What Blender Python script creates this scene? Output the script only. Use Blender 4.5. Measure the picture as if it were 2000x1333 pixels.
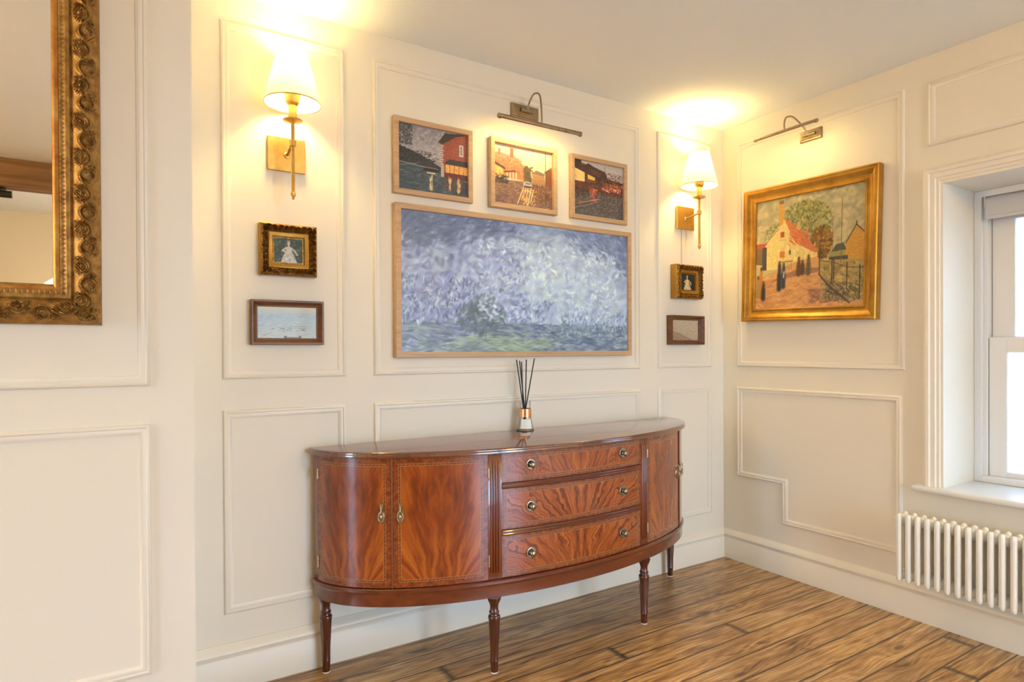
import bpy, bmesh, math, random
import numpy as np
from mathutils import Matrix, Vector
random.seed(7); rng = np.random.default_rng(11)
for o in list(bpy.data.objects): bpy.data.objects.remove(o)
S = bpy.context.scene
C = S.collection
PI = math.pi

# ------------------------------------------------------------------ camera
cam_d = bpy.data.cameras.new('camera'); cam = bpy.data.objects.new('camera', cam_d); C.objects.link(cam)
R_ = Vector((0.84400654, -0.53631047, -0.00490259)); U_ = Vector((0.00722614, 0.00223091, 0.9999714)); F_ = Vector((0.5362842, 0.84401783, -0.00575835))
m = Matrix.Identity(4)
for i in range(3):
    m[i][0] = R_[i]; m[i][1] = U_[i]; m[i][2] = -F_[i]
m.translation = Vector((-3.01874, -2.42939, 1.20856))
cam.matrix_world = m
cam_d.sensor_width = 36; cam_d.lens = 1215.71 / 2000 * 36
cam_d.shift_y = (694.087 - 666.5) / 2000
cam_d.clip_start = 0.05
S.camera = cam
# ------------------------------------------------------------------ exposure, world, daylight
S.view_settings.view_transform = 'Standard'; S.view_settings.look = 'None'
S.view_settings.gamma = 1; S.view_settings.use_curve_mapping = False
S.view_settings.exposure = 0.7
W = bpy.data.worlds.new('World'); S.world = W; W.use_nodes = True
nt = W.node_tree; bg = nt.nodes['Background']
tc = nt.nodes.new('ShaderNodeTexCoord'); sp = nt.nodes.new('ShaderNodeSeparateXYZ'); cr = nt.nodes.new('ShaderNodeValToRGB')
nt.links.new(tc.outputs['Generated'], sp.inputs[0]); nt.links.new(sp.outputs['Z'], cr.inputs[0]); nt.links.new(cr.outputs[0], bg.inputs[0])
cr.color_ramp.elements[0].color = (0.45, 0.70, 1, 1); cr.color_ramp.elements[1].color = (0.46, 0.68, 1, 1)
bg.inputs[1].default_value = 11.0
LAMP = (1.0, 0.69, 0.23)
def portal(name, loc, rot, sx, sy):
    l = bpy.data.lights.new(name, 'AREA'); l.shape = 'RECTANGLE'; l.size = sx; l.size_y = sy
    l.cycles.is_portal = True
    o = bpy.data.objects.new(name, l); C.objects.link(o); o.location = loc; o.rotation_euler = rot
portal('window_daylight', (0.42, -1.63, 1.26), (0, PI/2, 0), 1.4, 1.0)
portal('side_window_daylight', (-5.6, -1.30, 1.1), (0, -PI/2, 0), 2.2, 0.6)
portal('added_door_daylight', (-1.05, -5.42, 1.05), (PI/2, 0, 0), 1.8, 2.1)

# ------------------------------------------------------------------ materials
def lin(c):
    return tuple(((v/255)/12.92 if v/255 <= 0.04045 else ((v/255+0.055)/1.055)**2.4) for v in c)
class N:
    """small helper to write node graphs"""
    def __init__(s, name):
        s.m = bpy.data.materials.new(name); s.m.use_nodes = True; s.t = s.m.node_tree
        s.b = s.t.nodes['Principled BSDF']; s.out = s.t.nodes['Material Output']
    def n(s, typ, **kw):
        nd = s.t.nodes.new(typ)
        for k, v in kw.items(): setattr(nd, k, v)
        return nd
    def L(s, a, b): s.t.links.new(a, b)
    def val(s, sock, v):
        if isinstance(v, (int, float)): sock.default_value = v
        elif isinstance(v, (tuple, list)): sock.default_value = v
        else: s.L(v, sock)
    def math(s, op, a, b=0.0, c=None, clamp=False):
        nd = s.n('ShaderNodeMath', operation=op); nd.use_clamp = clamp
        s.val(nd.inputs[0], a); s.val(nd.inputs[1], b)
        if c is not None: s.val(nd.inputs[2], c)
        return nd.outputs[0]
    def comb(s, x, y, z=0.0):
        nd = s.n('ShaderNodeCombineXYZ'); s.val(nd.inputs[0], x); s.val(nd.inputs[1], y); s.val(nd.inputs[2], z); return nd.outputs[0]
    def sep(s, v):
        nd = s.n('ShaderNodeSeparateXYZ'); s.L(v, nd.inputs[0]); return nd.outputs
    def noise(s, vec, scale, detail=3, rough=0.5, dist=0.0):
        nd = s.n('ShaderNodeTexNoise'); s.L(vec, nd.inputs['Vector'])
        nd.inputs['Scale'].default_value = scale; nd.inputs['Detail'].default_value = detail
        nd.inputs['Roughness'].default_value = rough; nd.inputs['Distortion'].default_value = dist
        return nd.outputs['Fac']
    def ramp(s, f, stops, interp='LINEAR'):
        nd = s.n('ShaderNodeValToRGB'); s.L(f, nd.inputs[0]); cr = nd.color_ramp; cr.interpolation = interp
        while len(cr.elements) < len(stops): cr.elements.new(0.5)
        for e, (p, c) in zip(cr.elements, stops):
            e.position = p; e.color = (c[0], c[1], c[2], 1) if not isinstance(c, float) else (c, c, c, 1)
        return nd.outputs[0]
    def mix(s, f, a, b, mode='MIX'):
        nd = s.n('ShaderNodeMix', data_type='RGBA', blend_type=mode)
        s.val(nd.inputs[0], f)
        for k, v in ((6, a), (7, b)):
            if isinstance(v, tuple): nd.inputs[k].default_value = (v[0], v[1], v[2], 1)
            else: s.L(v, nd.inputs[k])
        return nd.outputs[2]
    def obj(s):
        return s.n('ShaderNodeTexCoord').outputs['Object']
    def pos(s):
        return s.n('ShaderNodeNewGeometry').outputs['Position']
    def uv(s, name=None):
        nd = s.n('ShaderNodeUVMap')
        if name: nd.uv_map = name
        return nd.outputs[0]
    def bump(s, h, strength=0.3, dist=0.01):
        nd = s.n('ShaderNodeBump'); s.L(h, nd.inputs['Height']); nd.inputs['Strength'].default_value = strength
        nd.inputs['Distance'].default_value = dist; s.L(nd.outputs[0], s.b.inputs['Normal'])
    def set(s, col=None, rough=None, metal=None, coat=None, coat_r=0.05, spec=None):
        if col is not None:
            if isinstance(col, tuple): s.b.inputs['Base Color'].default_value = (col[0], col[1], col[2], 1)
            else: s.L(col, s.b.inputs['Base Color'])
        if rough is not None: s.val(s.b.inputs['Roughness'], rough)
        if metal is not None: s.val(s.b.inputs['Metallic'], metal)
        if coat is not None: s.b.inputs['Coat Weight'].default_value = coat; s.b.inputs['Coat Roughness'].default_value = coat_r
        if spec is not None: s.b.inputs['Specular IOR Level'].default_value = spec
        return s.m

def paint(name, c, rough=0.55, bump=0.05):
    k = N(name); p = k.pos()
    f = k.noise(p, 1.3, 2); col = k.mix(f, tuple(v*0.97 for v in c), tuple(min(1, v*1.02) for v in c))
    k.set(col, rough); k.bump(k.noise(p, 180, 2), bump, 0.002); return k.m
M = {}
M['wall'] = paint('wall_paint', (0.83, 0.78, 0.665))
M['trim'] = paint('trim_paint', (0.84, 0.79, 0.68), 0.4, 0.02)
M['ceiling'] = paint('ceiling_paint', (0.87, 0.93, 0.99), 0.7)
M['white'] = paint('window_white', (0.80, 0.81, 0.81), 0.3, 0.01)
M['radiator'] = paint('radiator_enamel', (0.90, 0.89, 0.83), 0.25, 0.01)
M['blind'] = paint('blind_fabric', (0.60, 0.61, 0.64), 0.8)

def metal(name, c, rough=0.3, var=0.25, spots=40):
    k = N(name); p = k.obj(); f = k.noise(p, spots, 4, 0.6)
    k.set(k.mix(f, tuple(v*(1-var) for v in c), tuple(min(1, v*(1+var)) for v in c)), k.math('MULTIPLY_ADD', f, 0.2, rough-0.1), 1.0)
    return k.m
M['brass'] = metal('aged_brass', (0.66, 0.43, 0.13), 0.38)
M['antique'] = metal('antique_brass', (0.40, 0.30, 0.19), 0.3)
M['dark_brass'] = metal('dark_bronze', (0.20, 0.15, 0.09), 0.35)
M['pewter'] = metal('tarnished_knob', (0.34, 0.31, 0.24), 0.25)
M['handle_brass'] = metal('handle_brass', (0.50, 0.42, 0.27), 0.28)
M['hinge'] = metal('hinge_brass', (0.75, 0.60, 0.33), 0.3)
M['copper'] = metal('copper', (0.86, 0.42, 0.20), 0.2, 0.15)
def gold(name, c1, c2, c3, scale=30, rough=0.38, bump=0.3, met=0.75):
    k = N(name); p = k.obj(); f = k.noise(p, scale, 5, 0.65); g = k.noise(p, scale*6, 3)
    col = k.ramp(f, [(0.30, c1), (0.5, c2), (0.72, c3)])
    k.set(k.mix(k.math('MULTIPLY', g, 0.4), col, tuple(v*0.5 for v in c2)), k.math('MULTIPLY_ADD', f, 0.3, rough-0.12), met)
    k.bump(g, bump, 0.002); return k.m
M['gilt'] = gold('old_gilt', (0.17, 0.075, 0.018), (0.38, 0.20, 0.045), (0.56, 0.36, 0.12), 45, 0.42, 0.2, 0.5)
M['gilt_rub'] = gold('rubbed_gilt', (0.30, 0.09, 0.02), (0.50, 0.24, 0.05), (0.62, 0.42, 0.14), 14, 0.4, 0.2, 0.55)
M['gilt_dark'] = gold('dark_gilt', (0.12, 0.05, 0.012), (0.38, 0.20, 0.045), (0.74, 0.52, 0.20), 90, 0.34, 0.2, 0.8)
M['gilt_clean'] = gold('bright_gilt', (0.30, 0.13, 0.015), (0.50, 0.255, 0.030), (0.62, 0.36, 0.07), 8, 0.36, 0.1, 0.6)
def plainwood(name, c1, c2, axis=0, rough=0.4, coat=0.0, scale=60):
    k = N(name); p = k.pos(); x, y, z = k.sep(p)
    v = [x, y, z]; v = [k.math('MULTIPLY', q, (0.06 if i == axis else 1.0)) for i, q in enumerate(v)]
    f = k.noise(k.comb(*v), scale, 5, 0.6, 0.4)
    k.set(k.ramp(f, [(0.3, c1), (0.7, c2)]), rough, coat=coat); return k.m
M['oak'] = plainwood('pale_oak', (0.46, 0.29, 0.15), (0.60, 0.41, 0.24), 0, 0.45)
M['walnut'] = plainwood('walnut_frame', (0.085, 0.030, 0.010), (0.22, 0.085, 0.026), 0, 0.42, 0.05)
M['mahog'] = plainwood('mahogany_plain', (0.09, 0.016, 0.006), (0.21, 0.045, 0.013), 0, 0.28, 0.8, 25)
M['mahog_v'] = plainwood('mahogany_upright', (0.13, 0.024, 0.007), (0.27, 0.062, 0.016), 2, 0.28, 0.8, 25)
M['mahog_dk'] = plainwood('mahogany_legs', (0.05, 0.008, 0.004), (0.12, 0.022, 0.008), 2, 0.25, 0.8, 30)
M['beam'] = plainwood('old_beam', (0.16, 0.075, 0.03), (0.36, 0.20, 0.10), 0, 0.75, 0, 20)
def flat(name, c, rough=0.5, **kw):
    k = N(name); f = k.noise(k.obj(), 25, 3); k.set(k.mix(f, tuple(v*0.9 for v in c), tuple(min(1, v*1.08) for v in c)), rough, **kw); return k.m
M['black'] = flat('black_metal', (0.02, 0.02, 0.02), 0.4)
M['reed'] = flat('black_reed', (0.025, 0.022, 0.03), 0.6)
M['label'] = flat('paper_label', (0.82, 0.84, 0.82), 0.5)
M['liquid'] = flat('pale_liquid', (0.75, 0.72, 0.62), 0.1)
M['glide'] = flat('white_glide', (0.75, 0.72, 0.68), 0.4)
M['wire'] = flat('picture_wire', (0.45, 0.38, 0.30), 0.5)
def mirror_m():
    k = N('mirror_glass'); f = k.noise(k.obj(), 3, 2)
    k.set(k.mix(f, (0.90, 0.91, 0.89), (0.93, 0.93, 0.91)), 0.01, 1.0); return k.m
M['mirror'] = mirror_m()
def glass_m(name, tint, gl=0.07, rough=0.0):
    k = N(name); a = k.n('ShaderNodeBsdfTransparent'); a.inputs[0].default_value = (*tint, 1)
    g = k.n('ShaderNodeBsdfGlossy'); g.inputs['Roughness'].default_value = rough
    fr = k.n('ShaderNodeFresnel'); fr.inputs[0].default_value = 1.45
    mx = k.n('ShaderNodeMixShader'); k.L(k.math('MULTIPLY_ADD', fr.outputs[0], 0.9 if gl > 0.035 else 0.45, gl-0.04, clamp=True), mx.inputs[0]); k.L(a.outputs[0], mx.inputs[1]); k.L(g.outputs[0], mx.inputs[2])
    k.L(mx.outputs[0], k.out.inputs['Surface']); return k.m
M['glass'] = glass_m('window_glass', (0.97, 0.985, 0.98), 0.04)
M['bottle'] = glass_m('bottle_glass', (0.985, 0.99, 0.985), 0.03)
def shade_m():
    k = N('shade_fabric'); d = k.n('ShaderNodeBsdfDiffuse'); t = k.n('ShaderNodeBsdfTranslucent')
    x, y, z = k.sep(k.obj()); w = k.noise(k.obj(), 250, 2)
    col = k.mix(w, (0.86, 0.83, 0.76), (0.93, 0.90, 0.83)); k.L(col, d.inputs[0]); k.L(col, t.inputs[0])
    mx = k.n('ShaderNodeMixShader'); mx.inputs[0].default_value = 0.5
    k.L(d.outputs[0], mx.inputs[1]); k.L(t.outputs[0], mx.inputs[2]); k.L(mx.outputs[0], k.out.inputs['Surface']); return k.m
M['shade'] = shade_m()
def emit(name, c, s):
    k = N(name); e = k.n('ShaderNodeEmission'); e.inputs[0].default_value = (*c, 1); e.inputs[1].default_value = s
    k.L(e.outputs[0], k.out.inputs['Surface']); return k.m
M['bulb'] = emit('lit_bulb', (1, 0.80, 0.5), 30)
M['strip'] = emit('lit_strip', (1, 0.78, 0.45), 6)
M['globe'] = emit('lit_globe', (1, 0.93, 0.8), 2.5)

def floor_m():
    k = N('pine_boards'); p = k.pos(); x, y, z = k.sep(p)
    pitch = 0.116
    yy = k.math('DIVIDE', k.math('ADD', y, 0.384), pitch)
    wob = k.math('MULTIPLY', k.math('SUBTRACT', k.noise(k.comb(k.math('MULTIPLY', x, 1.0), 0.0), 1.2, 2), 0.5), 0.06)
    yy = k.math('ADD', yy, wob)
    bi = k.math('FLOOR', yy); fy = k.math('FRACT', yy)
    wn = k.n('ShaderNodeTexWhiteNoise', noise_dimensions='1D'); k.L(bi, wn.inputs['W']); rb = wn.outputs['Value']
    xs = k.math('ADD', x, k.math('MULTIPLY', rb, 13.7))
    # end joints
    jx = k.math('FRACT', k.math('DIVIDE', k.math('ADD', xs, 0.3), 6.3))
    ji = k.math('FLOOR', k.math('DIVIDE', k.math('ADD', xs, 0.3), 6.3))
    wn2 = k.n('ShaderNodeTexWhiteNoise', noise_dimensions='2D'); k.L(k.comb(bi, ji), wn2.inputs['Vector']); r2 = wn2.outputs['Value']
    g = k.comb(k.math('MULTIPLY', xs, 0.9), k.math('MULTIPLY', yy, 1.35), k.math('MULTIPLY', r2, 9.0))
    # knots warp the grain
    vo = k.n('ShaderNodeTexVoronoi', feature='F1'); k.L(k.comb(k.math('MULTIPLY', xs, 2.6), k.math('MULTIPLY', yy, 0.95), k.math('MULTIPLY', r2, 5.0)), vo.inputs['Vector']); vo.inputs['Scale'].default_value = 1.0
    kd = vo.outputs['Distance']
    knot = k.ramp(kd, [(0.0, 1.0), (0.085, 0.95), (0.13, 0.30), (0.34, 0.0)])
    warp = k.math('MULTIPLY', k.math('POWER', k.math('SUBTRACT', 1.0, kd, clamp=True), 3.0), 1.4)
    big = k.noise(g, 1.6, 3, 0.55, 0.6)
    gr = k.noise(k.comb(k.math('MULTIPLY', xs, 0.55), k.math('ADD', k.math('MULTIPLY', yy, 3.2), warp), r2), 3.0, 8, 0.68, 0.6)
    fine = k.noise(k.comb(k.math('MULTIPLY', xs, 5.0), k.math('ADD', k.math('MULTIPLY', yy, 26.0), k.math('MULTIPLY', warp, 6)), r2), 1.6, 4, 0.6)
    lowf = k.noise(k.comb(k.math('MULTIPLY', xs, 0.9), k.math('MULTIPLY', yy, 1.1), r2), 1.0, 2)
    ph = k.math('ADD', k.math('MULTIPLY', yy, 1.6), k.math('ADD', k.math('MULTIPLY', warp, 1.1), k.math('MULTIPLY', lowf, 5.0)))
    rings = k.math('MULTIPLY_ADD', k.math('SINE', k.math('MULTIPLY', ph, 15.0)), 0.5, 0.5)
    patch = k.noise(k.comb(k.math('MULTIPLY', xs, 1.7), k.math('MULTIPLY', yy, 2.0), r2), 2.0, 5, 0.65, 1.0)
    f = k.math('ADD', k.math('ADD', k.math('MULTIPLY', gr, 0.50), k.math('MULTIPLY', patch, 0.46)), k.math('MULTIPLY', rings, 0.06))
    col = k.ramp(f, [(0.33, (0.045, 0.018, 0.007)), (0.42, (0.27, 0.140, 0.046)), (0.51, (0.56, 0.335, 0.125)), (0.64, (0.85, 0.62, 0.32))])
    col = k.mix(k.math('MULTIPLY', k.ramp(fine, [(0.35, 1.0), (0.55, 0.0)]), 0.35), col, (0.10, 0.045, 0.016))
    col = k.mix(0.45, col, k.ramp(r2, [(0.0, (0.62, 0.50, 0.40)), (0.5, (1.0, 0.86, 0.70)), (1.0, (1.0, 1.0, 0.96))]), 'MULTIPLY')
    col = k.mix(k.math('MULTIPLY', knot, 0.85), col, (0.07, 0.022, 0.008))
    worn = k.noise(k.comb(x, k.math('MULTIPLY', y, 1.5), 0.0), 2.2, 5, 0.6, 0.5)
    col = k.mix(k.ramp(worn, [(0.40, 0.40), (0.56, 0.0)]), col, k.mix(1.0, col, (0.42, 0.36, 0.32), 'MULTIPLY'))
    ed = k.math('MINIMUM', fy, k.math('SUBTRACT', 1.0, fy))
    seam = k.ramp(ed, [(0.0, 1.0), (0.018, 1.0), (0.045, 0.0)])
    je = k.math('MINIMUM', jx, k.math('SUBTRACT', 1.0, jx))
    seam2 = k.ramp(je, [(0.0, 1.0), (0.0007, 1.0), (0.0014, 0.0)])
    sm = k.math('MAXIMUM', seam, seam2)
    col = k.mix(k.math('MULTIPLY', sm, 0.85), col, (0.018, 0.009, 0.004))
    k.set(col, k.math('MULTIPLY_ADD', fine, 0.22, 0.24), coat=0.25, coat_r=0.25)
    h = k.math('SUBTRACT', k.math('MULTIPLY', fine, 0.25), sm)
    k.bump(h, 0.35, 0.004); return k.m
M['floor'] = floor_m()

def veneer(name, Wd, Hd, kind, seed, inset, checker=True):
    """book-matched flame mahogany, cross-banded with a chequered string line; uv 'm' is in metres from the centre"""
    k = N(name); u, v, _ = k.sep(k.uv('m'))
    au = k.math('ABSOLUTE', u)
    w1 = k.math('SUBTRACT', k.noise(k.comb(k.math('MULTIPLY', au, 1.0), v, seed), 7.0, 3, 0.6), 0.5)
    w2 = k.math('SUBTRACT', k.noise(k.comb(au, v, seed+7), 16.0, 3, 0.6), 0.5)
    if kind == 'door':
        vv = k.math('MAXIMUM', k.math('ADD', v, Hd*0.56), 0.01)
        a = k.math('DIVIDE', k.math('ADD', au, k.math('MULTIPLY', w1, 0.07)), k.math('POWER', vv, 0.55))
        r = k.math('ADD', vv, k.math('MULTIPLY', au, -0.8))
        f1 = k.noise(k.comb(k.math('MULTIPLY', a, 5.0), k.math('MULTIPLY', r, 2.6), seed), 1.8, 3, 0.5, 0.9)
        f2 = k.noise(k.comb(k.math('MULTIPLY', a, 60.0), k.math('MULTIPLY', r, 7.0), seed+3), 1.0, 5, 0.6, 0.6)
        f = k.math('ADD', k.math('MULTIPLY', f1, 0.72), k.math('MULTIPLY', f2, 0.28))
        plume = k.ramp(k.math('ADD', a, k.math('MULTIPLY', w1, 0.05)), [(0.0, 1.0), (0.05, 0.75), (0.13, 0.0)])
        f = k.math('SUBTRACT', f, k.math('MULTIPLY', plume, 0.075))
    else:
        vv = k.math('ADD', v, Hd*0.85)
        au2 = k.math('ADD', au, k.math('ADD', k.math('MULTIPLY', w1, k.math('MULTIPLY_ADD', au, 0.9, 0.02)), k.math('MULTIPLY', w2, 0.035)))
        a = k.math('DIVIDE', au2, k.math('POWER', k.math('ADD', vv, 0.015), 0.6))
        f1 = k.noise(k.comb(k.math('MULTIPLY', a, 11.0), k.math('MULTIPLY', vv, 3.0), seed), 2.0, 4, 0.55, 0.8)
        f2 = k.noise(k.comb(k.math('MULTIPLY', a, 46.0), k.math('MULTIPLY', vv, 9.0), seed+5), 1.0, 5, 0.6, 0.6)
        f = k.math('ADD', k.math('MULTIPLY', f1, 0.68), k.math('MULTIPLY', f2, 0.32))
    col = k.ramp(f, [(0.30, (0.06, 0.010, 0.004)), (0.43, (0.20, 0.034, 0.006)), (0.53, (0.38, 0.080, 0.010)), (0.72, (0.60, 0.19, 0.026))] if kind != 'door' else [(0.28, (0.09, 0.015, 0.005)), (0.44, (0.24, 0.040, 0.006)), (0.55, (0.38, 0.085, 0.010)), (0.76, (0.56, 0.17, 0.022))])
    du = k.math('SUBTRACT', Wd/2, au); dv = k.math('SUBTRACT', Hd/2, k.math('ABSOLUTE', v))
    d = k.math('MINIMUM', du, dv)
    band = k.noise(k.comb(k.math('MULTIPLY', u, 1.0), k.math('MULTIPLY', v, 1.0), seed), 60, 4)
    bcol = k.ramp(band, [(0.35, (0.15, 0.026, 0.007)), (0.65, (0.31, 0.070, 0.014))])
    def win(lo, hi):
        return k.math('MULTIPLY', k.math('GREATER_THAN', d, lo), k.math('LESS_THAN', d, hi))
    col = k.mix(win(inset, 9.0), bcol, col)
    dash = k.math('GREATER_THAN', k.math('FRACT', k.math('MULTIPLY', k.math('ADD', u, v), 70.0)), 0.5)
    sc = k.mix(dash, (0.10, 0.028, 0.008), (0.30, 0.11, 0.03))
    col = k.mix(k.math('MULTIPLY', win(inset-0.008, inset-0.0015), 0.5), col, sc)
    col = k.mix(k.math('MULTIPLY', win(inset-0.0015, inset), 0.6), col, (0.62, 0.30, 0.10))
    col = k.mix(k.math('MULTIPLY', win(inset-0.0095, inset-0.008), 0.6), col, (0.58, 0.26, 0.08))
    k.set(col, 0.25, coat=0.9, coat_r=0.10); return k.m

# ------------------------------------------------------------------ mesh helpers
OFF = {}
def finish(o, me, mat, parent):
    off = Vector((0, 0, 0))
    if parent is not None:
        off = OFF[parent.name]; o.parent = parent
        me.transform(Matrix.Translation(-off))
    OFF[o.name] = off
    if mat: me.materials.append(mat)
    C.objects.link(o); return o
def build(name, bm, mat, parent=None, smooth=None, uvname=None):
    bmesh.ops.recalc_face_normals(bm, faces=bm.faces[:])
    me = bpy.data.meshes.new(name); bm.to_mesh(me); bm.free()
    if smooth is not None:
        me.polygons.foreach_set('use_smooth', [True]*len(me.polygons))
        me.set_sharp_from_angle(angle=math.radians(smooth))
    o = bpy.data.objects.new(name, me); return finish(o, me, mat, parent)
def origin(o, loc):
    """move a top-level mesh thing's origin to its base"""
    loc = Vector(loc); o.data.transform(Matrix.Translation(-loc)); o.location = loc; OFF[o.name] = loc
def tag(o, label=None, cat=None, group=None, kind=None):
    if label: o['label'] = label
    if cat: o['category'] = cat
    if group: o['group'] = group
    if kind: o['kind'] = kind
    return o
def thing(name, label, cat, loc, group=None):
    o = bpy.data.objects.new(name, None); C.objects.link(o); o.location = loc; o.empty_display_size = 0.05
    OFF[o.name] = Vector(loc); return tag(o, label, cat, group)
def box(bm, x0, x1, y0, y1, z0, z1, bev=0.0, seg=2):
    vs = [bm.verts.new(p) for p in ((x0, y0, z0), (x1, y0, z0), (x1, y1, z0), (x0, y1, z0), (x0, y0, z1), (x1, y0, z1), (x1, y1, z1), (x0, y1, z1))]
    fs = [bm.faces.new([vs[i] for i in q]) for q in ((0, 3, 2, 1), (4, 5, 6, 7), (0, 1, 5, 4), (1, 2, 6, 5), (2, 3, 7, 6), (3, 0, 4, 7))]
    if bev:
        bmesh.ops.bevel(bm, geom=list({e for f in fs for e in f.edges}), offset=bev, segments=seg, profile=0.5, affect='EDGES')
def B(*a, **k):
    bm = bmesh.new(); box(bm, *a, **k); return bm
def lathe(bm, prof, c, n=32, axis='Z', cap=True, flute=None):
    """prof: (radius, height) pairs; flute: function(angle, height)->radius factor"""
    c = Vector(c); rings = []
    for r, h in prof:
        ring = []
        for i in range(n):
            a = 2*PI*i/n; rr = r*(flute(a, h) if flute else 1)
            x, y = rr*math.cos(a), rr*math.sin(a)
            v = {'Z': (x, y, h), 'Y': (x, -h, y), 'X': (-h, x, y)}[axis]
            ring.append(bm.verts.new(c + Vector(v)))
        rings.append(ring)
    for a, b in zip(rings, rings[1:]):
        for i in range(n): bm.faces.new((a[i], a[(i+1) % n], b[(i+1) % n], b[i]))
    if cap:
        bm.faces.new(rings[0][::-1]); bm.faces.new(rings[-1])
def tube(bm, pts, r, n=12, cap=True):
    pts = [Vector(p) for p in pts]; rings = []; up = None
    for i, p in enumerate(pts):
        t = (pts[min(i+1, len(pts)-1)] - pts[max(i-1, 0)]).normalized()
        if up is None:
            up = t.orthogonal().normalized()
        else:
            up = (up - t*up.dot(t)).normalized()
        s = t.cross(up); rr = r[i] if isinstance(r, (list, tuple)) else r
        rings.append([bm.verts.new(p + (up*math.cos(2*PI*k/n) + s*math.sin(2*PI*k/n))*rr) for k in range(n)])
    for a, b in zip(rings, rings[1:]):
        for i in range(n): bm.faces.new((a[i], a[(i+1) % n], b[(i+1) % n], b[i]))
    if cap: bm.faces.new(rings[0][::-1]); bm.faces.new(rings[-1])
def catmull(pts, n=8):
    P = [Vector(p) for p in pts]; P = [2*P[0]-P[1]] + P + [2*P[-1]-P[-2]]; out = []
    for i in range(1, len(P)-2):
        for k in range(n):
            t = k/n; a, b, c, d = P[i-1:i+3]
            out.append(0.5*((2*b) + (c-a)*t + (2*a-5*b+4*c-d)*t*t + (3*b-a-3*c+d)*t**3))
    out.append(P[-2]); return out
mapA = lambda u, v, d: (u, -d, v)          # back wall: u = x
def mapC(u, v, d): return (u, -0.325-d, v) # chimney breast
mapB = lambda u, v, d: (-d, u, v)          # right wall: u = y
def sweep(bm, poly, prof, mp, closed=True):
    """mitred moulding: poly is a loop in (u,v); prof is (inward, out) pairs"""
    n = len(poly); P = [Vector((p[0], p[1])) for p in poly]
    area = sum(P[i].x*P[(i+1) % n].y - P[(i+1) % n].x*P[i].y for i in range(n))
    sg = 1 if area > 0 else -1
    offs = []
    for i in range(n):
        e0 = (P[i]-P[i-1]).normalized(); e1 = (P[(i+1) % n]-P[i]).normalized()
        n0 = Vector((-e0.y, e0.x))*sg; n1 = Vector((-e1.y, e1.x))*sg
        k = n0 + n1; offs.append(k / (1 + n0.dot(n1)))
    rows = [[bm.verts.new(mp(*(P[i] + offs[i]*w), d)) for i in range(n)] for w, d in prof]
    for a, b in zip(rows, rows[1:]):
        for i in range(n): bm.faces.new((a[i], a[(i+1) % n], b[(i+1) % n], b[i]))
def rect(u0, u1, v0, v1): return [(u0, v0), (u1, v0), (u1, v1), (u0, v1)]
def strip(bm, prof, mp, u0, u1):
    """straight moulding along u; prof is (v, d) pairs, closed"""
    a = [bm.verts.new(mp(u0, v, d)) for v, d in prof]; b = [bm.verts.new(mp(u1, v, d)) for v, d in prof]
    n = len(prof)
    for i in range(n): bm.faces.new((a[i], a[(i+1) % n], b[(i+1) % n], b[i]))
    bm.faces.new(a[::-1]); bm.faces.new(b)

# ------------------------------------------------------------------ setting
XL, YF, H = -5.6, -5.4, 2.5
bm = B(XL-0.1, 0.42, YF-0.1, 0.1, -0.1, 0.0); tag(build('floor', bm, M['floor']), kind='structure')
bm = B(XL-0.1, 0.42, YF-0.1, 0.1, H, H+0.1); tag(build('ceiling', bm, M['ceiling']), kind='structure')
bm = B(XL, 0.0, 0.0, 0.1, 0.0, H); tag(build('wall_back', bm, M['wall']), kind='structure')
bm = B(XL, -1.95, YF-0.1, YF, 0.0, H); box(bm, -0.15, 0, YF-0.1, YF, 0, H); box(bm, -1.95, -0.15, YF-0.1, YF, 2.1, H); tag(build('wall_front', bm, M['wall']), kind='structure')
WY0, WY1, WZ0, WZ1 = -2.11, -1.162, 0.585, 1.925
bm = bmesh.new()
box(bm, 0, 0.42, YF-0.1, WY0, 0, H); box(bm, 0, 0.42, WY1, 0.1, 0, H)
for a, b in ((WY0, WY1),):
    box(bm, 0, 0.42, a, b, 0, WZ0); box(bm, 0, 0.42, a, b, WZ1, H)
tag(build('wall_right', bm, M['wall']), kind='structure')
bm = bmesh.new()
box(bm, XL-0.1, XL, YF-0.1, -1.6, 0, H); box(bm, XL-0.1, XL, -1.0, 0.1, 0, H); box(bm, XL-0.1, XL, -1.6, -1.0, 2.15, H)
tag(build('wall_left', bm, M['wall']), kind='structure')
bm = B(-4.32, -2.822, -0.325, 0.0, 0, H, bev=0.0)
tag(build('wall_chimney', bm, M['wall']), kind='structure')
# skirting boards: torus profile with step
SK = [(0, 0), (0, 0.020), (0.112, 0.020), (0.118, 0.016), (0.124, 0.017), (0.136, 0.023), (0.148, 0.020), (0.156, 0.010), (0.166, 0.004), (0.166, 0)]
bm = bmesh.new(); strip(bm, SK, mapA, -2.822, 0.0); tag(build('baseboard_back', bm, M['trim'], smooth=40), kind='structure')
bm = bmesh.new(); strip(bm, SK, mapB, YF, -0.0); tag(build('baseboard_right', bm, M['trim'], smooth=40), kind='structure')
bm = bmesh.new(); strip(bm, SK, mapC, -4.32, -2.822); tag(build('baseboard_chimney', bm, M['trim'], smooth=40), kind='structure')
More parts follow.
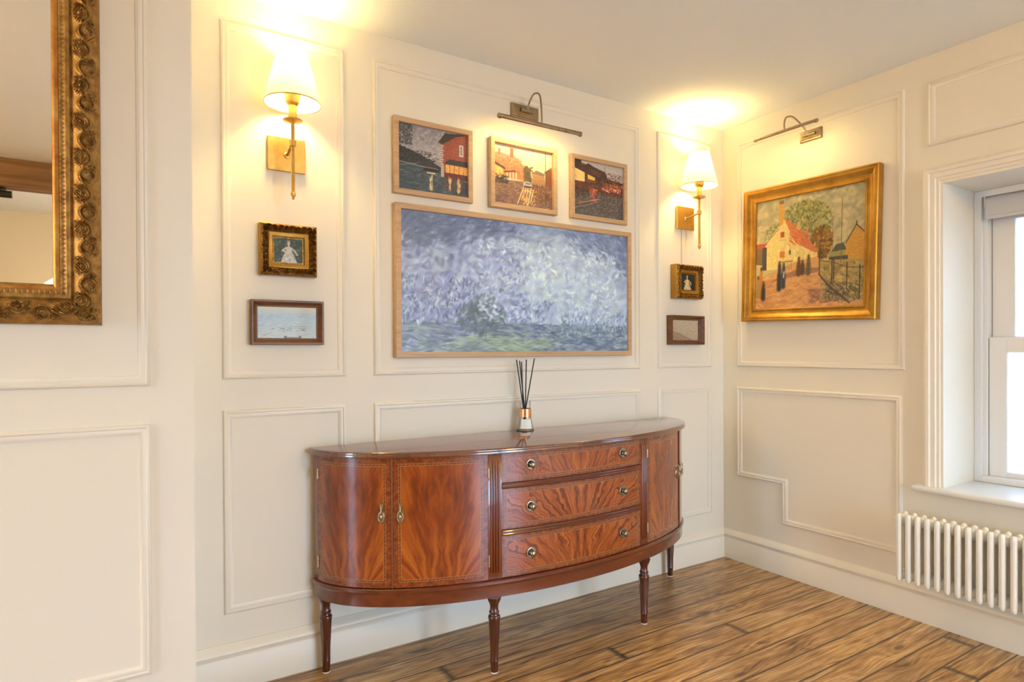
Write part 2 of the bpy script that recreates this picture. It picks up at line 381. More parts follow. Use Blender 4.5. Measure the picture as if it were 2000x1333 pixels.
# panel mouldings
PM = [(0, 0), (0.001, 0.006), (0.005, 0.010), (0.010, 0.0105), (0.013, 0.007), (0.018, 0.0085), (0.023, 0.0085), (0.027, 0.004), (0.030, 0.003), (0.031, 0)]
ti = 0
def panel(poly, mp):
    global ti
    ti += 1; bm = bmesh.new(); sweep(bm, poly, PM, mp)
    tag(build('trim_%d' % ti, bm, M['trim'], smooth=50), kind='structure')
for u0, u1 in ((-2.70, -2.255), (-2.140, -0.671), (-0.541, -0.107)):
    panel(rect(u0, u1, 1.114, 2.397), mapA); panel(rect(u0, u1, 0.271, 1.003), mapA)
panel(rect(-1.004, -0.102, 1.116, 2.388), mapB)
panel([(-0.100, 0.999), (-0.992, 0.999), (-0.992, 0.272), (-0.386, 0.272), (-0.386, 0.487), (-0.100, 0.487)], mapB)
panel(rect(-2.175, -1.097, 2.099, 2.380), mapB)
for a, b in ((1.113, 2.39), (0.27, 1.003)): panel(rect(-4.20, -2.936, a, b), mapC)

# ---- window in the right wall
win = bpy.data.objects.new('window_1', None); C.objects.link(win); win.location = (0, (WY0+WY1)/2, WZ0); OFF[win.name] = Vector(win.location); tag(win, kind='structure')
AR = [(0.0, 0), (0.0, 0.030), (-0.014, 0.030), (-0.018, 0.024), (-0.022, 0.022), (-0.034, 0.020), (-0.038, 0.014), (-0.043, 0.013), (-0.060, 0.012), (-0.064, 0.006), (-0.074, 0.006), (-0.074, 0)]
bm = bmesh.new()   # architrave: mitred head and two legs down to the sill
def leg_poly(w):   # outer offset -w
    return [(WY1-w, WZ0), (WY1-w, WZ1-w), (WY0+w, WZ1-w), (WY0+w, WZ0)]
rows = []
for w, d in [(-0.0, 0), (-0.0, 0.012), (-0.010, 0.013), (-0.013, 0.018), (-0.024, 0.019), (-0.028, 0.024), (-0.046, 0.025), (-0.050, 0.031), (-0.062, 0.032), (-0.068, 0.027), (-0.074, 0.024), (-0.074, 0)]:
    rows.append([bm.verts.new(mapB(u, v, d)) for u, v in leg_poly(w)])
for a, b in zip(rows, rows[1:]):
    for i in range(3): bm.faces.new((a[i], a[i+1], b[i+1], b[i]))
build('architrave', bm, M['trim'], win, smooth=40)
bm = bmesh.new(); box(bm, -0.052, 0.285, WY0-0.115, WY1+0.115, WZ0-0.002, WZ0+0.024, bev=0.011, seg=4)
build('window_sill', bm, M['white'], win, smooth=40)
wf = bmesh.new(); x0, x1 = 0.285, 0.385
ZB = WZ0+0.022
def fr(bm, x0, x1, y0, y1, z0, z1, w, wb=None, wt=None, bev=0.003):
    wb = wb or w; wt = wt or w
    box(bm, x0, x1, y0, y0+w, z0, z1, bev); box(bm, x0, x1, y1-w, y1, z0, z1, bev)
    box(bm, x0, x1, y0+w-0.002, y1-w+0.002, z0, z0+wb, bev); box(bm, x0, x1, y0+w-0.002, y1-w+0.002, z1-wt, z1, bev)
fr(wf, x0, x0+0.025, WY0, WY1, ZB, WZ1, 0.030)
fr(wf, x0+0.02, x1, WY0, WY1, ZB-0.02, WZ1, 0.045, 0.032, 0.05)
build('window_frame', wf, M['white'], win)
YA, YB = WY0+0.045, WY1-0.045
bm = bmesh.new(); fr(bm, 0.315, 0.345, YA+0.002, YB-0.002, ZB+0.012, 1.262, 0.066, 0.042, 0.068)
ls = build('lower_sash', bm, M['white'], win); bm = B(0.329, 0.333, YA+0.05, YB-0.05, ZB+0.045, 1.20); build('glass_pane', bm, M['glass'], ls)
bm = bmesh.new(); fr(bm, 0.35, 0.38, YA+0.002, YB-0.002, 1.215, WZ1-0.05, 0.084, 0.05, 0.085)
us = build('upper_sash', bm, M['white'], win); bm = B(0.364, 0.368, YA+0.05, YB-0.05, 1.25, WZ1-0.10); build('glass_pane', bm, M['glass'], us)
# patio door behind the camera on the left
dn = bpy.data.objects.new('door_1', None); C.objects.link(dn); dn.location = (XL, -1.25, 0); OFF[dn.name] = Vector(dn.location); tag(dn, kind='structure')
bm = bmesh.new(); fr(bm, XL-0.09, XL-0.02, -1.6, -1.0, 0.0, 2.15, 0.06); build('door_frame', bm, M['white'], dn)
bm = B(XL-0.06, XL-0.05, -1.55, -1.05, 0.05, 2.1); build('door_pane', bm, M['glass'], dn)
d2 = bpy.data.objects.new('door_2', None); C.objects.link(d2); d2.location = (-1.05, YF, 0); OFF[d2.name] = Vector(d2.location); tag(d2, kind='structure')  # garden door behind the camera, added and sized for the daylight it lets in
for a, b in ((-1.95, -1.05), (-1.05, -0.15)):
    bm = bmesh.new()
    for c in ((a, a+0.07, 0, 2.1), (b-0.07, b, 0, 2.1), (a+0.07, b-0.07, 0, 0.12), (a+0.07, b-0.07, 2.02, 2.1)): box(bm, c[0], c[1], YF-0.08, YF-0.02, c[2], c[3])
    build('door_frame', bm, M['white'], d2); build('door_pane', B(a+0.06, b-0.06, YF-0.055, YF-0.045, 0.1, 2.04), M['glass'], d2)

# roller blind, rolled up under the window head
yb0, yb1 = YA+0.0, WY1-0.036
rb = thing('roller_blind', 'pale grey roller blind rolled up at the top of the sash window', 'blind', (0.30, (yb0+yb1)/2, 1.80))
bm = bmesh.new(); lathe(bm, [(0.024, 0), (0.024, yb1-yb0-0.02)], (0.300, yb1-0.01, 1.868), 20, 'Y'); build('roller_tube', bm, M['blind'], rb, smooth=40)
bm = bmesh.new(); box(bm, 0.276, 0.279, yb0+0.012, yb1-0.012, 1.800, 1.872, 0.001); box(bm, 0.272, 0.283, yb0+0.012, yb1-0.012, 1.790, 1.806, 0.004); build('blind_fabric', bm, M['blind'], rb)
for yy in (yb1-0.008, yb0+0.004):
    bm = B(0.285, 0.325, yy, yy+0.004, 1.845, 1.905, bev=0.001); build('bracket', bm, M['white'], rb)

# outside: neighbouring house and yard
def brick_m():
    k = N('pale_brick'); br = k.n('ShaderNodeTexBrick'); p = k.pos(); x, y, z = k.sep(p); k.L(k.comb(y, z), br.inputs['Vector'])
    br.inputs['Scale'].default_value = 4.4; br.inputs['Mortar Size'].default_value = 0.018
    br.inputs['Color1'].default_value = (0.30, 0.21, 0.19, 1); br.inputs['Color2'].default_value = (0.36, 0.26, 0.24, 1); br.inputs['Mortar'].default_value = (0.45, 0.42, 0.40, 1)
    k.set(br.outputs['Color'], 0.9); return k.m
M['brick'] = brick_m(); M['yard'] = flat('pale_paving', (0.25, 0.24, 0.23), 0.9); M['slate'] = flat('slate', (0.2, 0.21, 0.24), 0.7)
hb = thing('brick_house', 'pale brick house seen through the lower pane of the sash window', 'house', (4.6, 1.5, -1.0))
build('brick_wall', B(4.6, 8.0, -7, 6, -1.0, 3.4), M['brick'], hb)
bm = bmesh.new(); vs = [bm.verts.new(p) for p in ((4.4, -7.1, 3.4), (4.4, 6.1, 3.4), (6.3, 6.1, 4.6), (6.3, -7.1, 4.6), (8.2, -7.1, 3.4), (8.2, 6.1, 3.4))]
bm.faces.new([vs[i] for i in (0, 1, 2, 3)]); bm.faces.new([vs[i] for i in (3, 2, 5, 4)]); bm.faces.new([vs[i] for i in (0, 3, 4)]); bm.faces.new([vs[i] for i in (1, 5, 2)]); bm.faces.new([vs[i] for i in (0, 4, 5, 1)])
build('roof', bm, M['slate'], hb)
tag(build('ground', B(-20, 20, -20, 20, -1.2, -1.0), M['yard']), kind='structure')

# ---- ceiling beam (seen in the mirror)
bm = B(XL, 0.0, -3.62, -3.482, 2.315, H, bev=0.006); tag(build('beam', bm, M['beam']), kind='structure')

# ------------------------------------------------------------------ painted canvases (colour per vertex, painted by code)
class Art:
    def __init__(s, w, h, c): s.w, s.h = w, h; s.a = np.zeros((h, w, 3)); s.a[:] = np.array(c)/255; s.V, s.U = np.mgrid[0:h, 0:w]; s.U = (s.U+.5)/w; s.V = (s.V+.5)/h
    def grad(s, c0, c1, v0=0, v1=1):
        t = np.clip((s.V-v0)/(v1-v0), 0, 1)[..., None]; k = ((s.V >= v0) & (s.V <= v1))[..., None]
        s.a = np.where(k, (1-t)*np.array(c0)/255 + t*np.array(c1)/255, s.a); return s
    def mask(s, pts):
        ins = np.zeros((s.h, s.w), bool); n = len(pts)
        for i in range(n):
            (x1, y1), (x2, y2) = pts[i], pts[(i+1) % n]
            if y1 == y2: continue
            c = ((s.V > y1) != (s.V > y2)) & (s.U < (x2-x1)*(s.V-y1)/(y2-y1)+x1); ins ^= c
        return ins
    def poly(s, pts, c, al=1.0, var=0.06):
        k = s.mask(pts)[..., None]*al; nz = 1 + var*rng.standard_normal((s.h, s.w, 1))
        s.a = s.a*(1-k) + k*np.array(c)/255*nz; return s
    def box(s, u0, u1, v0, v1, c, al=1.0, var=0.06): return s.poly([(u0, v0), (u1, v0), (u1, v1), (u0, v1)], c, al, var)
    def line(s, pts, wd, c, al=1.0):
        asp = s.w/s.h
        for (x1, y1), (x2, y2) in zip(pts, pts[1:]):
            dx, dy = (x2-x1)*asp, y2-y1; L = dx*dx+dy*dy+1e-9
            t = np.clip(((s.U-x1)*asp*dx+(s.V-y1)*dy)/L, 0, 1)
            d = np.hypot((s.U-x1)*asp-t*dx, (s.V-y1)-t*dy)
            k = (np.clip(1.5-d/(wd*0.55), 0, 1)*al)[..., None]; s.a = s.a*(1-k)+k*np.array(c)/255
        return s
    def dabs(s, n, u, v, cols, ln=0.04, wd=0.01, ang=0.0, aj=0.5, al=0.6, soft=False):
        """short brush strokes scattered in a box"""
        asp = s.w/s.h
        for _ in range(n):
            cu, cv = rng.uniform(*u), rng.uniform(*v)
            if soft:
                q_, t_ = rng.uniform(0, 1)**0.6, rng.uniform(0, 2*PI); cu = (u[0]+u[1])/2+(u[1]-u[0])*0.55*q_*math.cos(t_); cv = (v[0]+v[1])/2+(v[1]-v[0])*0.55*q_*math.sin(t_)
            a = ang+rng.normal()*aj; l = ln*rng.uniform(.4, 1.2); w = wd*rng.uniform(.5, 1.3)
            c = np.array(cols[rng.integers(len(cols))])/255*(1+0.06*rng.normal())
            R = l+w; i0, i1 = max(0, int((cu-R/asp)*s.w)), min(s.w, int((cu+R/asp)*s.w)+2); j0, j1 = max(0, int((cv-R)*s.h)), min(s.h, int((cv+R)*s.h)+2)
            if i0 >= i1 or j0 >= j1: continue
            X = (s.U[j0:j1, i0:i1]-cu)*asp; Y = s.V[j0:j1, i0:i1]-cv
            p = X*math.cos(a)+Y*math.sin(a); q = -X*math.sin(a)+Y*math.cos(a)
            k = (np.clip(1.6-np.hypot(p/l, q/w)*1.6, 0, 1)*al)[..., None]
            s.a[j0:j1, i0:i1] = s.a[j0:j1, i0:i1]*(1-k)+k*c
        return s
def art_mat(name, rough=0.45, coat=0.0):
    k = N(name); at = k.n('ShaderNodeAttribute'); at.attribute_name = 'Col'
    k.set(at.outputs['Color'], rough, coat=coat); k.bump(k.noise(k.obj(), 300, 3), 0.25, 0.001); return k.m
M['canvas'] = art_mat('oil_canvas', 0.5); M['print'] = art_mat('glazed_print', 0.35, 0.15)
def canvas(name, art, mp, u0, u1, v0, v1, d, parent, mat, label=None):
    w, h = art.w, art.h
    if mp is mapB: art.a = art.a[:, ::-1]
    me = bpy.data.meshes.new(name)
    us = np.linspace(u0, u1, w); vs = np.linspace(v0, v1, h)
    co = np.zeros((h, w, 3)); UU, VV = np.meshgrid(us, vs); off = OFF[parent.name]
    z = mp(0, 0, 0); P = mp(UU, VV, d)
    for i in range(3): co[..., i] = P[i]-off[i]
    me.vertices.add(w*h); me.vertices.foreach_set('co', co.ravel())
    idx = (np.arange(h-1)[:, None]*w+np.arange(w-1)[None, :]).ravel()
    q = np.stack([idx, idx+1, idx+1+w, idx+w], 1)
    me.loops.add(len(q)*4); me.loops.foreach_set('vertex_index', q.ravel())
    me.polygons.add(len(q)); me.polygons.foreach_set('loop_start', np.arange(len(q))*4)
    me.update(calc_edges=True)
    a = np.clip(art.a, 0, 1); l = np.where(a <= 0.04045, a/12.92, ((a+0.055)/1.055)**2.4)
    at = me.color_attributes.new('Col', 'FLOAT_COLOR', 'POINT')
    at.data.foreach_set('color', np.concatenate([l.reshape(-1, 3), np.ones((w*h, 1))], 1).ravel())
    o = bpy.data.objects.new(name, me); me.materials.append(mat); o.parent = parent; OFF[o.name] = off; C.objects.link(o)
    if label: o['label'] = label
    return o

def art_river():
    A = Art(200, 170, (150, 145, 150)); A.grad((185, 178, 178), (128, 126, 136), .5, 1)
    A.dabs(500, (0, 1), (.5, 1), [(150, 146, 155), (175, 168, 170), (196, 188, 184), (120, 120, 132)], .05, .02, 0.5, .6, .5)
    A.poly([(0, .45), (0, .66), (.15, .62), (.35, .55), (.6, .42), (.6, .3), (0, .3)], (44, 46, 52))
    A.dabs(220, (0, .56), (.33, .62), [(36, 38, 44), (62, 64, 68), (84, 78, 74), (30, 33, 40)], .035, .012, 0, .5, .8)
    for q in range(9): A.box(.03+q*.055, .05+q*.055, .56-q*.013, .665-q*.02, (50, 46, 48))
    A.dabs(420, (0, .2), (.68, 1), [(40, 42, 40), (60, 60, 58), (88, 86, 84)], .03, .007, 1, 1.2, .75)
    A.poly([(0, 0), (1, 0), (1, .24), (.55, .36), (.2, .42), (0, .4)], (62, 78, 88))
    A.dabs(700, (0, 1), (0, .34), [(52, 68, 80), (78, 96, 106), (44, 55, 64), (100, 116, 122), (60, 76, 84)], .06, .01, .05, .25, .7)
    A.line([(0, .42), (.25, .40), (.42, .38)], .012, (150, 158, 160), .8); A.line([(.02, .36), (.3, .44)], .008, (160, 166, 166), .6)
    A.poly([(.60, .34), (.60, .78), (.66, .86), (.82, .97), (1, 1), (1, .34)], (146, 72, 56), 1, .1)
    A.dabs(300, (.64, 1), (.52, .93), [(160, 84, 66), (132, 60, 46), (176, 100, 80)], .03, .008, 0, .2, .6)
    A.poly([(.56, .80), (.66, .96), (1, 1), (1, .995), (.82, .93), (.62, .78)], (58, 46, 48))
    for q in range(12): A.box(.60, .63+.012*(q % 2), .36+q*.035, .385+q*.035, (196, 184, 168))
    A.box(.87, .93, .64, .82, (206, 200, 198)); A.box(.885, .915, .66, .80, (150, 120, 110))
    A.poly([(.64, .49), (.72, .57), (1, .57), (1, .49)], (52, 48, 56)); A.box(.66, 1, .36, .485, (232, 168, 92))
    for q in range(6): A.box(.66+q*.066, .67+q*.066, .36, .49, (150, 84, 40))
    A.dabs(60, (.66, 1), (.38, .47), [(255, 210, 130), (240, 180, 90), (200, 120, 60)], .02, .012, 0, 1, .6)
    A.box(.64, 1, .27, .36, (98, 44, 40)); A.box(.60, .645, .28, .46, (176, 170, 160))
    A.dabs(160, (.62, 1), (.08, .28), [(112, 60, 56), (84, 52, 58), (70, 66, 74)], .04, .012, 0.1, .3, .6)
    for u, c in ((.46, (236, 214, 160)), (.73, (246, 176, 84)), (.86, (250, 190, 96))):
        A.dabs(26, (u-.02, u+.02), (.07, .27), [c, (220, 190, 140)], .05, .012, 1.57, .15, .75)
    A.box(.35, .57, .33, .38, (40, 32, 36)); A.line([(.36, .385), (.5, .39), (.56, .38)], .01, (140, 132, 130)); A.box(.40, .52, .30, .325, (206, 190, 150)); return A
def art_street():
    A = Art(190, 170, (206, 180, 150)); A.grad((226, 186, 140), (214, 200, 186), .5, 1)
    A.dabs(400, (0, 1), (.6, 1), [(224, 206, 180), (236, 214, 182), (206, 190, 172), (230, 196, 150)], .05, .02, .3, .6, .5)
    A.poly([(0, .45), (0, .80), (.08, .83), (.30, .80), (.42, .80), (.50, .70), (.52, .45)], (186, 116, 84), 1, .1)
    A.poly([(0, .83), (.08, .86), (.36, .83), (.44, .78), (.32, .76), (0, .78)], (160, 122, 108))
    A.box(.09, .12, .82, .92, (150, 90, 70)); A.box(.28, .335, .80, .96, (140, 78, 60))
    A.dabs(160, (0, .5), (.5, .8), [(206, 138, 100), (160, 92, 70), (226, 170, 120), (120, 70, 60)], .03, .01, 0, .5, .6)
    A.poly([(0, .42), (0, .66), (.1, .64), (.17, .58), (.17, .42)], (232, 170, 92)); A.dabs(60, (0, .16), (.45, .62), [(255, 206, 120), (226, 150, 70)], .03, .012, 1, 1, .6)
    A.poly([(0, .66), (0, .71), (.2, .62), (.2, .58)], (70, 54, 60))
    for q in range(4): A.box(.22+q*.05, .24+q*.05, .44, .56, (226, 196, 160))
    A.poly([(.18, .56), (.36, .60), (.38, .57), (.18, .53)], (110, 52, 50))
    A.poly([(.52, .42), (.50, .66), (.56, .72), (.62, .64), (.64, .42)], (92, 78, 56)); A.dabs(120, (.5, .66), (.44, .72), [(80, 70, 50), (122, 98, 66), (60, 54, 44)], .025, .012, 1, .9, .7)
    A.poly([(.64, .40), (.66, .62), (.74, .66), (.86, .62), (.88, .40)], (160, 124, 92)); A.poly([(.64, .6), (.72, .66), (.88, .62), (.84, .58)], (122, 100, 88))
    A.poly([(.88, .36), (.88, .66), (1, .74), (1, .3)], (120, 76, 52)); A.line([(.86, .64), (1, .76)], .012, (60, 46, 44))
    A.poly([(0, 0), (1, 0), (1, .38), (.55, .44), (0, .40)], (128, 98, 86), 1, .1)
    A.dabs(700, (0, 1), (0, .40), [(146, 112, 96), (110, 82, 78), (168, 132, 104), (94, 72, 72), (184, 150, 116)], .06, .01, .15, .3, .6)
    A.dabs(240, (.66, 1), (.1, .42), [(120, 78, 44), (150, 100, 54), (84, 56, 40)], .04, .01, 1.3, .5, .6)
    A.dabs(120, (0, .24), (.36, .49), [(38, 34, 42), (58, 52, 58), (84, 76, 76)], .04, .014, 0, .3, .8)
    A.poly([(.50, .34), (.50, .42), (.54, .45), (.62, .44), (.65, .38), (.64, .33)], (182, 172, 160)); A.box(.51, .64, .34, .37, (60, 52, 54)); A.box(.53, .62, .395, .43, (120, 122, 130))
    for k, (a, b) in enumerate((((.50, .33), (.40, .05)), ((.53, .33), (.46, .12)), ((.63, .34), (.57, .03)), ((.67, .32), (.62, .1)), ((.58, .3), (.52, .08)))):
        A.line([a, b], .013, [(255, 236, 190), (250, 170, 80), (255, 226, 160), (255, 206, 110), (250, 190, 110)][k], .9)
    A.dabs(60, (.48, .72), (.05, .32), [(255, 236, 180), (250, 180, 90), (255, 210, 120)], .04, .009, 1.2, .25, .8)
    A.line([(.88, .98), (.885, .06)], .010, (74, 58, 50)); A.line([(.74, .84), (.75, .5)], .005, (150, 128, 108))
    for q in range(6): A.line([(.66+q*.04, .28+q*.01), (.66+q*.04, .5)], .005, (92, 66, 48), .8)
    return A
def art_rain():
    A = Art(190, 170, (96, 66, 54)); A.box(0, 1, .45, .84, (92, 52, 42), 1, .15)
    A.box(0, .16, .8, 1, (60, 44, 44)); A.poly([(.16, .95), (.16, 1), (1, 1), (1, .70), (.68, .74), (.62, .86), (.4, .9)], (186, 180, 178))
    A.poly([(.0, .8), (.1, .86), (.3, .96), (.38, .92), (.60, .86), (.66, .72), (1, .68), (1, .6), (0, .6)], (70, 44, 42))
    A.dabs(500, (0, 1), (.42, .85), [(110, 60, 46), (70, 40, 36), (140, 76, 50), (54, 36, 36), (160, 96, 64)], .04, .012, 0.0, .6, .7)
    A.poly([(.03, .62), (.03, .84), (.22, .78), (.22, .62)], (244, 208, 140)); A.dabs(50, (.04, .2), (.64, .78), [(255, 230, 160), (240, 170, 80), (250, 200, 110)], .025, .012, 1, 1, .7)
    A.poly([(.28, .68), (.28, .76), (.42, .72), (.42, .66)], (232, 190, 80)); A.box(.26, .44, .62, .67, (120, 70, 40))
    A.dabs(90, (.6, 1), (.58, .66), [(210, 120, 60), (240, 160, 80), (120, 60, 40)], .03, .01, 0, .5, .7)
    A.dabs(90, (.56, .95), (.50, .58), [(236, 110, 80), (250, 190, 150), (220, 70, 50), (255, 220, 190)], .03, .01, 0, .4, .8)
    A.box(0, 1, 0, .42, (92, 84, 82), 1, .12)
    A.dabs(800, (0, 1), (0, .44), [(108, 98, 94), (72, 66, 68), (140, 124, 112), (84, 84, 92), (56, 50, 52)], .05, .011, .4, .35, .65)
    A.dabs(120, (0, .3), (.34, .5), [(46, 34, 34), (70, 56, 54)], .03, .012, 0, .6, .7)
    A.dabs(70, (.32, .46), (.28, .52), [(232, 100, 70), (210, 80, 60), (120, 50, 44), (250, 150, 110)], .03, .012, 1.5, .3, .8)
    A.line([(.1, .22), (.36, .30), (.5, .34)], .012, (236, 160, 90), .8); A.line([(.0, .12), (.25, .2), (.5, .3)], .008, (190, 180, 170), .7)
    for u in (.55, .6, .66, .72, .8, .88): A.line([(u, .5), (u+.005, .3)], .010, (44, 34, 34), .7)
    A.line([(.62, .95), (.62, .5)], .006, (60, 50, 50)); A.dabs(90, (0, 1), (0, .1), [(70, 84, 100), (96, 104, 112)], .05, .012, 0, .4, .6); return A
def art_village():
    A = Art(260, 240, (186, 172, 128)); A.grad((196, 180, 130), (150, 146, 118), .4, 1)
    A.dabs(800, (0, 1), (.45, 1), [(178, 168, 128), (200, 186, 142), (160, 154, 122), (140, 140, 118), (206, 190, 148)], .07, .022, .2, .7, .45)
    A.dabs(900, (.26, .70), (.55, .92), [(92, 104, 50), (126, 128, 66), (150, 146, 86), (70, 84, 42), (176, 160, 100)], .03, .012, 1, 1.5, .6, True)
    A.dabs(160, (.10, .28), (.56, .76), [(92, 104, 50), (120, 122, 70)], .02, .01, 1, 1.5, .6, True)
    A.dabs(500, (.54, .72), (.42, .68), [(150, 100, 36), (110, 76, 30), (176, 128, 54), (70, 60, 28)], .03, .013, 1, 1.5, .65, True)
    A.line([(.42, .66), (.52, .78), (.62, .84)], .005, (90, 66, 44), .7); A.line([(.46, .6), (.60, .78)], .005, (90, 66, 44), .7)
    A.poly([(.10, .36), (.10, .60), (.275, .80), (.30, .80), (.45, .60), (.56, .50), (.60, .47), (.60, .36)], (222, 200, 128), 1, .05)
    A.dabs(300, (.12, .58), (.38, .58), [(232, 212, 144), (214, 188, 112), (200, 178, 110)], .03, .012, 1.4, .6, .5)
    A.poly([(.285, .80), (.34, .77), (.42, .71), (.60, .49), (.58, .47), (.40, .575)], (198, 112, 66), 1, .07)
    A.dabs(120, (.34, .52), (.56, .70), [(212, 128, 78), (184, 96, 56)], .03, .01, -.7, .2, .5)
    A.poly([(.235, .74), (.235, .965), (.28, .965), (.285, .82), (.27, .76)], (200, 150, 70), 1, .08); A.box(.235, .28, .94, .975, (130, 90, 50)); A.poly([(.40, .7), (.41, .76), (.44, .76), (.44, .68)], (196, 160, 110))
    A.line([(.10, .595), (.235, .73)], .006, (104, 76, 50)); A.box(.25, .29, .64, .69, (170, 74, 40)); A.box(.245, .295, .46, .515, (196, 120, 52)); A.box(.34, .355, .48, .52, (60, 58, 50)); A.line([(.24, .62), (.30, .615)], .003, (150, 130, 90))
    A.poly([(0, .42), (0, .58), (.10, .6), (.10, .4)], (120, 92, 62)); A.poly([(0, .57), (0, .61), (.12, .605), (.08, .56)], (164, 76, 52)); A.box(.07, .115, .36, .57, (66, 62, 64))
    A.poly([(.84, .38), (.84, .52), (.925, .66), (1, .58), (1, .38)], (196, 146, 60), 1, .08); A.line([(.84, .52), (.925, .665), (1, .585)], .008, (70, 56, 44)); A.line([(.925, .66), (.925, .69)], .008, (60, 50, 40))
    A.box(.70, .84, .42, .47, (150, 140, 80)); A.poly([(.72, .46), (.76, .52), (.82, .53), (.85, .47)], (76, 82, 74)); A.box(.70, .86, .385, .42, (72, 76, 58))
    A.poly([(0, 0), (0, .26), (.12, .30), (.36, .40), (.60, .44), (.68, .30), (.85, .12), (1, .05), (1, 0)], (202, 152, 96), 1, .05)
    A.dabs(900, (0, .85), (0, .3), [(212, 160, 104), (190, 136, 82), (222, 178, 122), (176, 122, 84), (204, 150, 90)], .06, .014, .1, .4, .5)
    A.poly([(.14, .24), (.30, .27), (.60, .30), (.64, .34), (.45, .35), (.30, .31)], (140, 100, 82), .8); A.dabs(160, (.54, .85), (.04, .16), [(150, 108, 86), (130, 92, 82)], .05, .01, .2, .3, .6)
    A.poly([(.62, .30), (.62, .40), (1, .38), (1, .04), (.9, .06), (.72, .22)], (168, 142, 84)); A.dabs(500, (.64, 1), (.06, .36), [(92, 92, 66), (128, 118, 70), (176, 152, 92), (200, 176, 106), (160, 136, 80)], .03, .012, -.7, .7, .6)
    A.dabs(120, (.68, .95), (.04, .2), [(60, 60, 56), (84, 80, 64)], .025, .010, -.8, .4, .6)
    A.line([(.62, .28), (.72, .16), (.88, .03)], .016, (60, 56, 60), .8)
    for u, a, b in ((.62, .28, .5), (.73, .20, .41), (.745, .20, .40), (.855, .14, .36), (.96, .06, .33)): A.line([(u, a), (u, b)], .009, (52, 44, 42), .95)
    A.line([(.62, .40), (.75, .37), (.86, .32), (1, .31)], .005, (70, 54, 44)); A.line([(.805, .36), (.805, .90)], .006, (120, 84, 52)); A.line([(.73, .46), (.73, .76)], .004, (120, 90, 60))
    for u, a, b, c in ((.245, .18, .42, (40, 38, 46)), (.285, .20, .40, (50, 52, 66)), (.06, .12, .38, (178, 118, 50)), (.085, .10, .25, (50, 44, 46)), (.03, .12, .3, (160, 130, 70)), (.43, .30, .44, (86, 56, 40)), (.465, .31, .41, (74, 50, 44)), (.52, .30, .45, (84, 82, 56))):
        A.line([(u, a), (u+.003, b-.03)], .030, c, .95); A.line([(u, a), (u+.002, (a+b)/2)], .042, c, .8); A.line([(u+.002, b-.012), (u+.002, b)], .022, (96, 62, 44), .95)
    A.line([(.288, .28), (.292, .33)], .01, (200, 206, 210)); 
    for q in range(5): A.line([(.28+q*.02, .35), (.28+q*.02, .42)], .004, (50, 56, 66))
    A.line([(.26, .42), (.37, .42)], .005, (50, 56, 66)); A.line([(.10, .31), (.20, .33)], .004, (150, 130, 90)); A.line([(.10, .25), (.20, .27)], .004, (150, 130, 90)); return A
def art_mist():
    """a plain hazy blue and lavender abstract"""
    A = Art(420, 230, (160, 172, 196))
    t = np.exp(-(((A.U-.56)/.36)**2+((A.V-.52)/.42)**2))[..., None]
    A.a = A.a*(1-t)+t*np.array((196, 212, 224))/255
    A.dabs(1500, (0, 1), (0, 1), [(150, 160, 196), (178, 192, 214), (196, 210, 222), (140, 152, 186), (168, 180, 200), (186, 200, 204)], .09, .035, .5, .9, .45)
    A.dabs(900, (0, .5), (0, 1), [(128, 136, 180), (108, 118, 156), (166, 176, 208), (140, 146, 190)], .06, .02, .6, .9, .5)
    A.dabs(260, (.0, 1), (.84, 1), [(138, 150, 184), (160, 172, 200), (150, 160, 190)], .07, .018, .3, .6, .5)
    for q in range(4): A.dabs(80, (.68+.08*q, 1), (.86-.07*q, 1), [(112, 124, 158), (128, 140, 172), (140, 152, 182)], .05, .015, -.6, .4, .55)
    for q in range(5): A.dabs(110, (0, .12+.09*q), (.74+.035*q, 1), [(98, 110, 136), (122, 134, 164), (104, 116, 146)], .06, .015, .5, .5, .5)
    A.dabs(1200, (0, 1), (0, .22), [(118, 132, 156), (140, 156, 160), (104, 116, 150), (160, 172, 170), (94, 108, 126)], .07, .012, .0, .25, .55)
    A.dabs(260, (.2, .6), (.0, .14), [(150, 168, 150), (170, 184, 164), (120, 138, 130)], .06, .010, .0, .2, .6, True)
    A.dabs(260, (0, .28), (.2, .55), [(70, 82, 112), (100, 112, 146), (206, 214, 226), (120, 128, 176)], .035, .008, 1.4, .5, .6)
    A.dabs(130, (.22, .4), (.14, .40), [(96, 112, 120), (112, 128, 130), (84, 98, 112)], .05, .02, 1.2, .7, .45, True)
    A.dabs(110, (.45, .62), (.18, .40), [(110, 122, 160), (90, 104, 142), (150, 162, 196)], .03, .012, 1.3, .6, .5)
    A.dabs(900, (.3, .95), (.25, .85), [(222, 232, 240), (200, 214, 230), (182, 196, 220), (226, 236, 238), (186, 194, 226)], .035, .012, .8, 1.4, .5)
    A.dabs(260, (.66, 1), (.14, .32), [(110, 124, 160), (134, 148, 178), (190, 204, 218)], .03, .008, 1.5, .4, .55)
    A.a = ((A.a-.62)*1.22+.64)*np.array((0.99, 1.03, 1.04))
    return A
